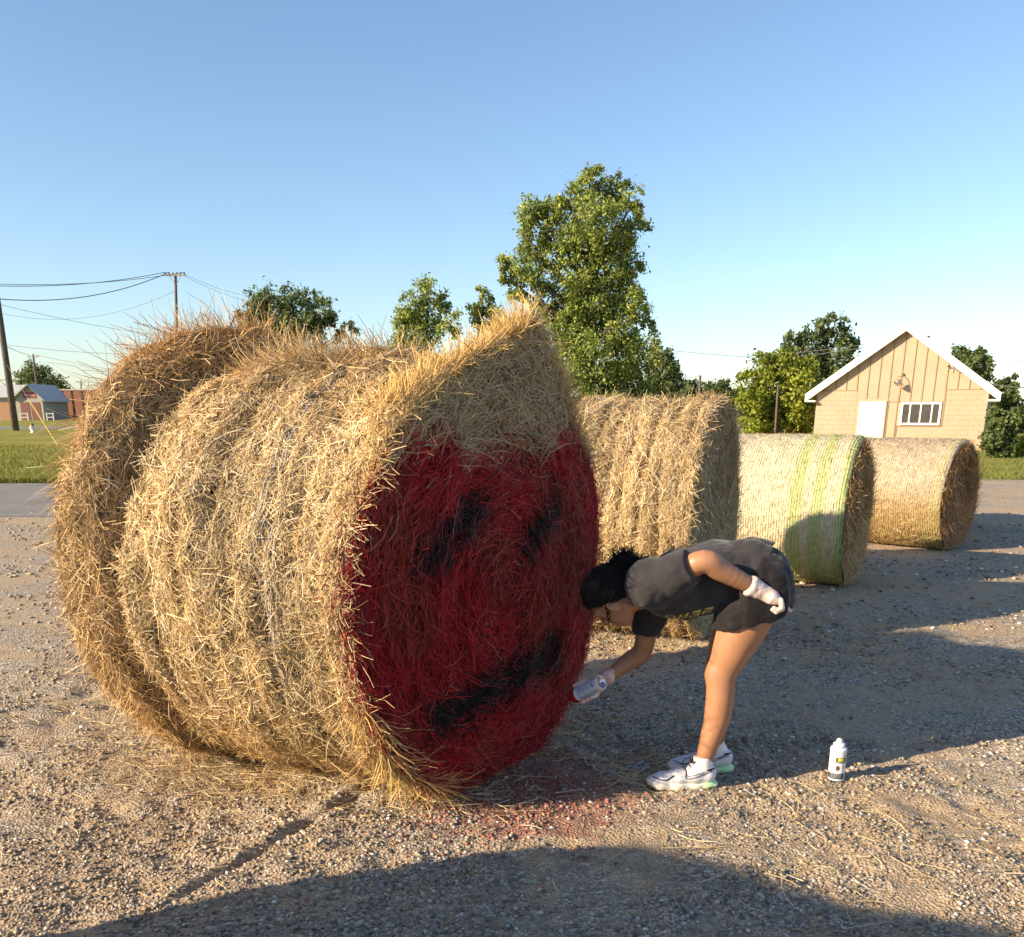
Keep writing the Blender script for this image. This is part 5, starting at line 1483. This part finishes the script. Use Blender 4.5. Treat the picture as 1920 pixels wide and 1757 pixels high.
    # ---- hair: cap over the skull, curly bun, loose curl beside the face
    Hf = Field(Hc - .20, Hc + .22, .0042)
    hl = [(A(1150, 1121, yc), np.array([.37, 0, -.93]))]
    Hf.ell(H(.014, -.014), (.128, .116, .090), AX, .01, cut=hl)
    Hf.ell(H(.03, -.06), (.085, .080, .078), AX, .03, cut=hl)
    bun = A(1172, 1058, yc)
    Hf.ell(bun, (.060, .058, .050), k=.03)
    Hf.ell(A(1195, 1070, yc), (.040, .05, .035), k=.03)
    hn = Noise(330, 20)
    Hf.warp(lambda P: .002 * hn(P, 14.0) + .0025 * hn(P, 45.0))
    V, F = Hf.mesh(1)
    hair = obj('hair', V, F, HAIR, t, smooth=True)
    r = np.random.default_rng(331)
    mb = MB()
    def curl(p, d, L, rad, turns, thick):
        m_ = 14
        s_ = np.linspace(0, 1, m_)
        d = unit(d); e1 = unit(np.cross(d, [.3, .7, .2])); e2 = np.cross(d, e1)
        ph = r.uniform(0, 6.28)
        pts = p + d * (L * s_)[:, None] + e1 * (rad * s_ ** .5 * np.cos(turns * 6.28 * s_ + ph))[:, None] + e2 * (rad * s_ ** .5 * np.sin(turns * 6.28 * s_ + ph))[:, None]
        mb.tube(pts, thick, 3, cap=False)
    for _ in range(520):
        d = unit(r.normal(size=3) + np.array([.15, -.2, .45]))
        c_ = bun if r.uniform() < .72 else A(1196, 1070, yc)
        curl(c_ + d * np.array([.050, .048, .040]), d + r.normal(size=3) * .5, r.uniform(.018, .050), r.uniform(.004, .009), r.uniform(1, 2.5), .0013)
    for _ in range(160):
        d = unit(U * r.normal() - Fd * abs(r.normal()) + Sd * r.normal())
        p = H(.014, -.014) + (U * .126 * (d @ U) + Fd * .114 * (d @ Fd) + Sd * .088 * (d @ Sd))
        curl(p, d + r.normal(size=3) * .9, r.uniform(.012, .03), .004, 1.5, .0011)
    obj('curls', np.array(mb.V), mb.F, HAIR, hair, smooth=True)
    mb = MB()
    for q in range(260):
        # from the hairline over the skull to the bun
        s0 = r.uniform(-1, 1); u0 = r.uniform(-.07, .115)
        a_ = H(.014 + u0 * .95, .03 - .25 * abs(u0 - .03), s0 * .085)
        b_ = bun + r.normal(size=3) * .02
        ln = np.linspace(0, 1, 9)
        pts = a_ + (b_ - a_) * ln[:, None]
        c0 = H(.014, -.014)
        v_ = pts - c0
        k_ = np.sqrt((v_ @ U / .131) ** 2 + (v_ @ Fd / .119) ** 2 + (v_ @ Sd / .093) ** 2)
        pts = c0 + v_ / np.maximum(k_, .35)[:, None] * np.where(ln < .8, 1.0, np.maximum(k_, 1.0))[:, None]
        if ((pts[0] - hl[0][0]) @ hl[0][1]) > .012: continue
        pts = pts + r.normal(size=(9, 3)) * .0012
        mb.tube(pts, .0011, 3, cap=False)
    obj('hair_strands', np.array(mb.V), mb.F, plain('hair_sheen', (0.020, 0.015, 0.012), .35, var=.3, spec=.6), hair, smooth=True)
    mb = MB()
    s_ = np.linspace(0, 1, 44)
    lk0, lk1 = A(1137, 1138, yc - .09), A(1146, 1182, yc - .095)
    pts = lk0 + (lk1 - lk0) * s_[:, None]
    pts[:, 0] += .0045 * np.cos(s_ * 38) * (1 - .4 * s_) - .008 * s_ ** 2; pts[:, 1] += .0045 * np.sin(s_ * 38); pts[:, 2] += .003 * np.sin(s_ * 22)
    mb.tube(pts, .0042 * (1 - .6 * s_), 5)
    mb.tube(pts[:30] + np.array([.008, .012, .004]), .0026 * (1 - .6 * s_[:30]), 5)
    mb.obj('loose_curl', HAIR, hair, smooth=True)
    for sg in (-1, 1):
        MB().tube([H(.004, .0945, sg * .022), H(.001, .0975, sg * .031), H(.003, .092, sg * .041)], .0022, 5).obj('eyelash', HAIR, t, smooth=True)
        MB().tube([H(.030, .101, sg * .018), H(.034, .102, sg * .030), H(.032, .092, sg * .044)], [.0025, .003, .0015], 5).obj('eyebrow', HAIR, t, smooth=True)
    # ---- socks and shoes
    UP = plain('lilac_white_mesh', (0.62, 0.61, 0.66), .75, var=.08, scale=40, bmp=.3); SOLE = plain('cream_foam', (0.70, 0.67, 0.58), .6, var=.12, scale=12)
    MINT = plain('mint_foam', (0.42, 0.72, 0.36), .55, var=.08, scale=10); LACE = plain('black_lace', (0.015, 0.015, 0.018), .7)
    def shoe(toe_px, heel_px, yy, ank, near_side):
        hx = at(heel_px, 1470, yy)[0]; tx = at(toe_px, 1470, yy)[0]
        L = hx - tx
        X = lambda f_: hx - f_ * L                      # f: 0 heel .. 1 toe
        sh = thing  # (kept as parts of the person: shoes move with the feet)
        f = Field((tx - .03, yy - .09, -.012), (hx + .03, yy + .09, .17), .0034)
        f.chain([((X(.12), yy, .062), .037), ((X(.30), yy, .066), .039), ((X(.55), yy, .052), .037), ((X(.78), yy, .040), .031), ((X(.90), yy, .034), .026)], .02, 1.12)
        f.chain([((X(.10), yy, .075), .036), ((X(.14), yy, .105), .037)], .02)
        f.cone((X(.30), yy, .085), (X(.20), yy, .108), .034, .036, .02)
        f.cutplane((0, 0, .030), (0, 0, -1))
        f.cutplane((X(.18), yy, .118), (.25, 0, .97))
        f.ell((X(.20), yy, .128), (.040, .030, .030), sub=True)
        V, F = f.mesh(1)
        up = obj('shoe', V, F, UP, t, smooth=True)
        g = Field((tx - .03, yy - .09, -.02), (hx + .04, yy + .09, .08), .0034)
        g.chain([((X(.04), yy, .026), .030), ((X(.28), yy, .024), .032), ((X(.55), yy, .022), .036), ((X(.80), yy, .026), .034), ((X(.93), yy, .034), .022)], .02, 1.28)
        g.cutplane((X(.5), 0, .036), (.05, 0, 1))
        g.cutplane((0, 0, .003), (0, 0, -1))
        g.cutplane((X(.86), 0, .003), (-.30, 0, -1))
        V, F = g.mesh(1)
        obj('sole', V, F, SOLE, up, smooth=True)
        g = Field((X(.45), yy - .09, -.02), (hx + .04, yy + .09, .10), .0034)
        g.ell((X(.12), yy, .022), (.050, .0455, .024), k=0)
        g.cutplane((0, 0, .0015), (0, 0, -1))
        V, F = g.mesh(1)
        obj('heel_clip', V, F, MINT, up, smooth=True)
        side = -1.0
        ys = lambda z, wd=.046: yy + side * wd
        # hollow tick outline on the outer side
        def wrap(pts):
            out = []
            for (ff, z) in pts:
                p = np.array([X(ff), yy - .09, z]); hit = drop_on(f, p, np.array([0, 1.0, 0]), .12)
                out.append(hit + np.array([0, -.0025, 0]) if hit is not None else np.array([X(ff), yy - .042, z]))
            return np.array(out)
        tick = [(.06, .092), (.18, .083), (.30, .070), (.38, .062), (.435, .060), (.455, .066), (.452, .078), (.435, .092), (.438, .080), (.428, .072), (.39, .073), (.30, .079), (.18, .090), (.06, .098)]
        MB().tube(wrap(tick), .0016, 5).obj('tick_mark', LACE, up, smooth=True)
        MB().tube(wrap([(.92, .058), (.82, .054), (.74, .052), (.68, .060), (.62, .074)]), .0028, 5).obj('overlay_line', LACE, up, smooth=True)
        MB().tube(wrap([(.02, .100), (.10, .102), (.14, .099)]), .004, 5).obj('heel_tab', LACE, up, smooth=True)
        mb_ = MB()
        for q in range(5):
            fx = .36 + .075 * q; z = .108 - .0105 * q
            mb_.tube([(X(fx), yy - .030, z - .010), (X(fx + .02), yy - .012, z + .003), (X(fx + .03), yy + .012, z + .003), (X(fx + .01), yy + .030, z - .010)], .0028, 5)
        for sg2 in (-1, 1):
            mb_.tube([(X(.34), yy, .114), (X(.36), yy + sg2 * .018, .135), (X(.42), yy + sg2 * .03, .126), (X(.46), yy + sg2 * .034, .104)], .0022, 5)
            mb_.tube([(X(.34), yy, .114), (X(.28), yy + sg2 * .014, .142), (X(.32), yy + sg2 * .024, .130), (X(.35), yy, .116)], .0022, 5)
        mb_.obj('lace', LACE, up, smooth=True)
        s2 = Field((X(.6), yy - .08, .06), (hx + .05, yy + .08, .20), .0034)
        a0 = np.array([X(.17), yy, .085]); a1 = np.array([ank[0], yy, ank[2]])
        s2.chain([(a0, .041), (a1, .043)], .01, cut=[(a1 - unit(a1 - a0) * .008, a1 - a0)])
        V, F = s2.mesh(1)
        obj('sock', V, F, SOCK, t, smooth=True)
    shoe(1212, 1338, yn, A(1318, 1414, yn), True)
    shoe(1250, 1366, yf, A(1339, 1392, yf), False)
    return can_base, cd
can_base, can_dir = person()

# ------------------------------------------------------------------ spray cans
CANW = plain('white_can_label', (0.74, 0.74, 0.75), .35, var=.05, scale=20, spec=.5); ALU = plain('bare_tinplate', (0.62, 0.62, 0.64), .22, .95, var=.08); BLK = plain('black_label_ink', (0.03, 0.03, 0.035), .45)
YEL = plain('yellow_label_ink', (0.62, 0.55, 0.06), .45); BRN = plain('brown_emblem_ink', (0.14, 0.06, 0.05), .5); GRY = plain('grey_label_ink', (0.34, 0.36, 0.42), .45); BLUE = plain('dark_blue_ink', (0.06, 0.08, 0.16), .45); REDP = plain('red_cap', (0.33, 0.012, 0.015), .45)
def can_frame(base, axis, front):
    ax = unit(axis); fr_ = unit(np.array(front) - ax * (np.array(front) @ ax)); sd = np.cross(ax, fr_)
    return ax, fr_, sd
def patch(name, base, fr3, a0, a1, h0, h1, mat, parent, R, lift=.0006, n=8):
    ax, f_, sd = fr3
    V = []; F = []
    for i in range(n + 1):
        a = math.radians(a0 + (a1 - a0) * i / n)
        d = f_ * math.cos(a) + sd * math.sin(a)
        V += [base + ax * h0 + d * (R + lift), base + ax * h1 + d * (R + lift)]
    for i in range(n): F.append((2 * i, 2 * i + 2, 2 * i + 3, 2 * i + 1))
    return obj(name, np.array(V), F, mat, parent, smooth=True)
def disc_patch(name, base, fr3, ac, hc, ra, rh, mat, parent, R, lift=.0008):
    ax, f_, sd = fr3
    V = []
    for k in range(18):
        q = 2 * math.pi * k / 18; a = math.radians(ac) + ra / R * math.cos(q)
        V.append(base + ax * (hc + rh * math.sin(q)) + (f_ * math.cos(a) + sd * math.sin(a)) * (R + lift))
    return obj(name, np.array(V), [tuple(range(18))], mat, parent)
R = .033
# standing can
cb = ground_at(1567, 1460); cb[2] = float(ground_z(cb[0], cb[1])) + .004
tilt = unit(np.array([-.01, 0, 1.0]))
sc1 = thing('spray_can', tuple(cb), 'white marking spray can standing on the gravel', 'spray can', 'spray cans')
R = .036
MB().lathe([(.029, 0), (.0350, .002), (.0368, .005), (R, .009), (R, .146), (.0368, .150), (.0352, .154), (.030, .157)], cb, tilt, 32).obj('body', CANW, sc1, smooth=True)
MB().lathe([(.0268, .1572), (.0268, .166), (.0255, .174), (.020, .178)], cb, tilt, 28).obj('collar', CANW, sc1, smooth=True)
MB().lathe([(.0140, .1782), (.0140, .186), (.0125, .193), (.0075, .198), (.0, .199)], cb, tilt, 20).obj('nozzle', CANW, sc1, smooth=True)
MB().lathe([(.0358, -.001), (.0372, .001), (.0372, .004), (.0362, .006)], cb, tilt, 32).obj('rim', ALU, sc1, smooth=True)
cf = can_frame(cb, tilt, (-.36, -1, .2))
lb = sc1
patch('label_block', cb, cf, -12, 62, .096, .117, BLK, lb, R); patch('label_square', cb, cf, 0, 44, .100, .115, YEL, lb, R, .0012)
patch('label_rule', cb, cf, -58, 60, .090, .094, BLK, lb, R)
for k, (a0, a1, h) in enumerate(((-40, 10, .136), (-48, -10, .128), (-55, -28, .112), (-52, -22, .104), (-50, -30, .078), (-48, -34, .072), (36, 55, .066), (38, 52, .072))):
    patch('label_text_line', cb, cf, a0, a1, h, h + .0028, GRY, lb, R)
disc_patch('label_emblem', cb, cf, 4, .066, .009, .013, BRN, lb, R); disc_patch('label_dot', cb, cf, 62, .122, .006, .006, plain('orange_ink', (0.5, 0.22, 0.05), .5), lb, R)
patch('label_band', cb, cf, -75, 60, .012, .040, BLK, lb, R)
for h in (.018, .024, .030, .035): patch('label_text_line', cb, cf, -50, 38, h, h + .0022, GRY, lb, R, .0012)
# can in the hand
R = .033
sc2 = thing('spray_can', tuple(can_base), 'white spray can with red nozzle held against the red bale', 'spray can', 'spray cans')
MB().lathe([(.0285, .004), (.0315, -.001), (.0338, .001), (.0338, .005), (R, .008), (R, .146), (.0338, .150), (.0318, .153)], can_base, can_dir, 36).obj('body', CANW, sc2, smooth=True)
MB().lathe([(.0, .0155), (.012, .014), (.021, .0105), (.0283, .0045), (.0284, .0035), (.0285, .0038)], can_base, can_dir, 32).obj('concave_base', ALU, sc2, smooth=True)
MB().lathe([(.0318, .1532), (.0335, .156), (.0335, .178), (.030, .186), (.014, .192), (.012, .206), (.0, .2065)], can_base, can_dir, 28).obj('nozzle_cap', REDP, sc2, smooth=True)
cf = can_frame(can_base, can_dir, (.3, -1, .45))
patch('label_field', can_base, cf, -70, 75, .020, .135, plain('pale_blue_label', (0.50, 0.55, 0.68), .4, var=.05), sc2, R)
patch('label_rule', can_base, cf, -8, -4, .020, .135, CANW, sc2, R, .0012)
rl_ = random.Random(4)
for h in np.arange(.026, .126, .0085):
    patch('label_text_line', can_base, cf, -62, -62 + rl_.uniform(30, 48), h, h + .0034, GRY, sc2, R, .0012)
for h in (.028, .060, .090, .112):
    patch('label_text_line', can_base, cf, 8, 8 + rl_.uniform(25, 50), h, h + .006, BLUE if h < .05 else GRY, sc2, R, .0012)

# ------------------------------------------------------------------ litter on the ground: net scraps, loose stems
r = np.random.default_rng(401)
net = bpy.data.materials.get('net_plastic')
def scrap(pxs, label, rad=.0028, name='net_scrap', mat=None, cat='net scrap'):
    pts = np.array([ground_at(*p) for p in pxs])
    s_ = np.linspace(0, len(pts) - 1, len(pts) * 6)
    P = np.stack([np.interp(s_, np.arange(len(pts)), pts[:, k]) for k in range(3)], -1)
    P[:, :2] += r.normal(size=(len(P), 2)) * .008
    P[:, 2] = ground_z(P[:, 0], P[:, 1]) + .008 + np.abs(r.normal(size=len(P))) * .006
    o = MB().tube(P, rad, 5).obj(name, mat or net, smooth=True)
    return tag(o, label, cat)
scrap([(1066, 1394), (1085, 1415), (1098, 1432), (1130, 1446), (1160, 1440), (1195, 1436)], 'thin white net strand curling on the ground before the shoes')
scrap([(1120, 1452), (1135, 1442), (1128, 1436), (1150, 1446), (1142, 1456)], 'small knot of white net strand on the shaded gravel', .002)
scrap([(1190, 1436), (1205, 1428), (1214, 1436), (1200, 1444), (1192, 1438), (1210, 1432)], 'crumpled bluish net scrap beside the far shoe', .004)
scrap([(1060, 1388), (1120, 1391), (1180, 1392), (1235, 1392)], 'long dry stem lying in the shade before the person', .0026, 'dry_stem', bpy.data.materials.get('grey_crossarm'), 'stem')
def loose(n, cx, cy, sx, sy, seed, name, label, lmax=.16):
    rr_ = np.random.default_rng(seed)
    px = rr_.normal(cx, sx, n); py = np.clip(rr_.normal(cy, sy, n), 960, 1750)
    P = np.array([ground_at(a, b) for a, b in zip(px, py)])
    P[:, 2] = ground_z(P[:, 0], P[:, 1]) + .008
    a_ = rr_.uniform(0, 6.28, n)
    D = np.stack([np.cos(a_), np.sin(a_), 0 * a_], -1)
    V, F, k = straw_mesh(P, np.repeat([[0, 0, 1.0]], n, 0), D, rr_.uniform(.03, lmax, n), rr_.uniform(.0022, .0045, n), rr_, lift=.004, tip=.06, curl=.5)
    return V, F, np.repeat(straw_colors(rr_, n), k, 0)
Vj, Fj, Cj = join([loose(3200, 500, 1432, 190, 38, 1, '', ''), loose(1200, 250, 1320, 100, 60, 2, '', ''), loose(350, 850, 1485, 90, 22, 3, '', ''), loose(260, 1190, 1440, 40, 22, 4, '', ''),
                   loose(420, 1600, 1570, 260, 70, 5, '', '', .2), loose(400, 1400, 1190, 260, 25, 6, '', ''), loose(300, 400, 1560, 300, 60, 7, '', '', .1), loose(250, 1080, 1360, 40, 30, 8, '', '', .2), loose(300, 1680, 1060, 150, 30, 9, '', '')])
obj('scattered_straw', Vj, Fj, M['straw'], col=Cj, kind='stuff', label='loose straw stems scattered over the gravel', cat='straw')
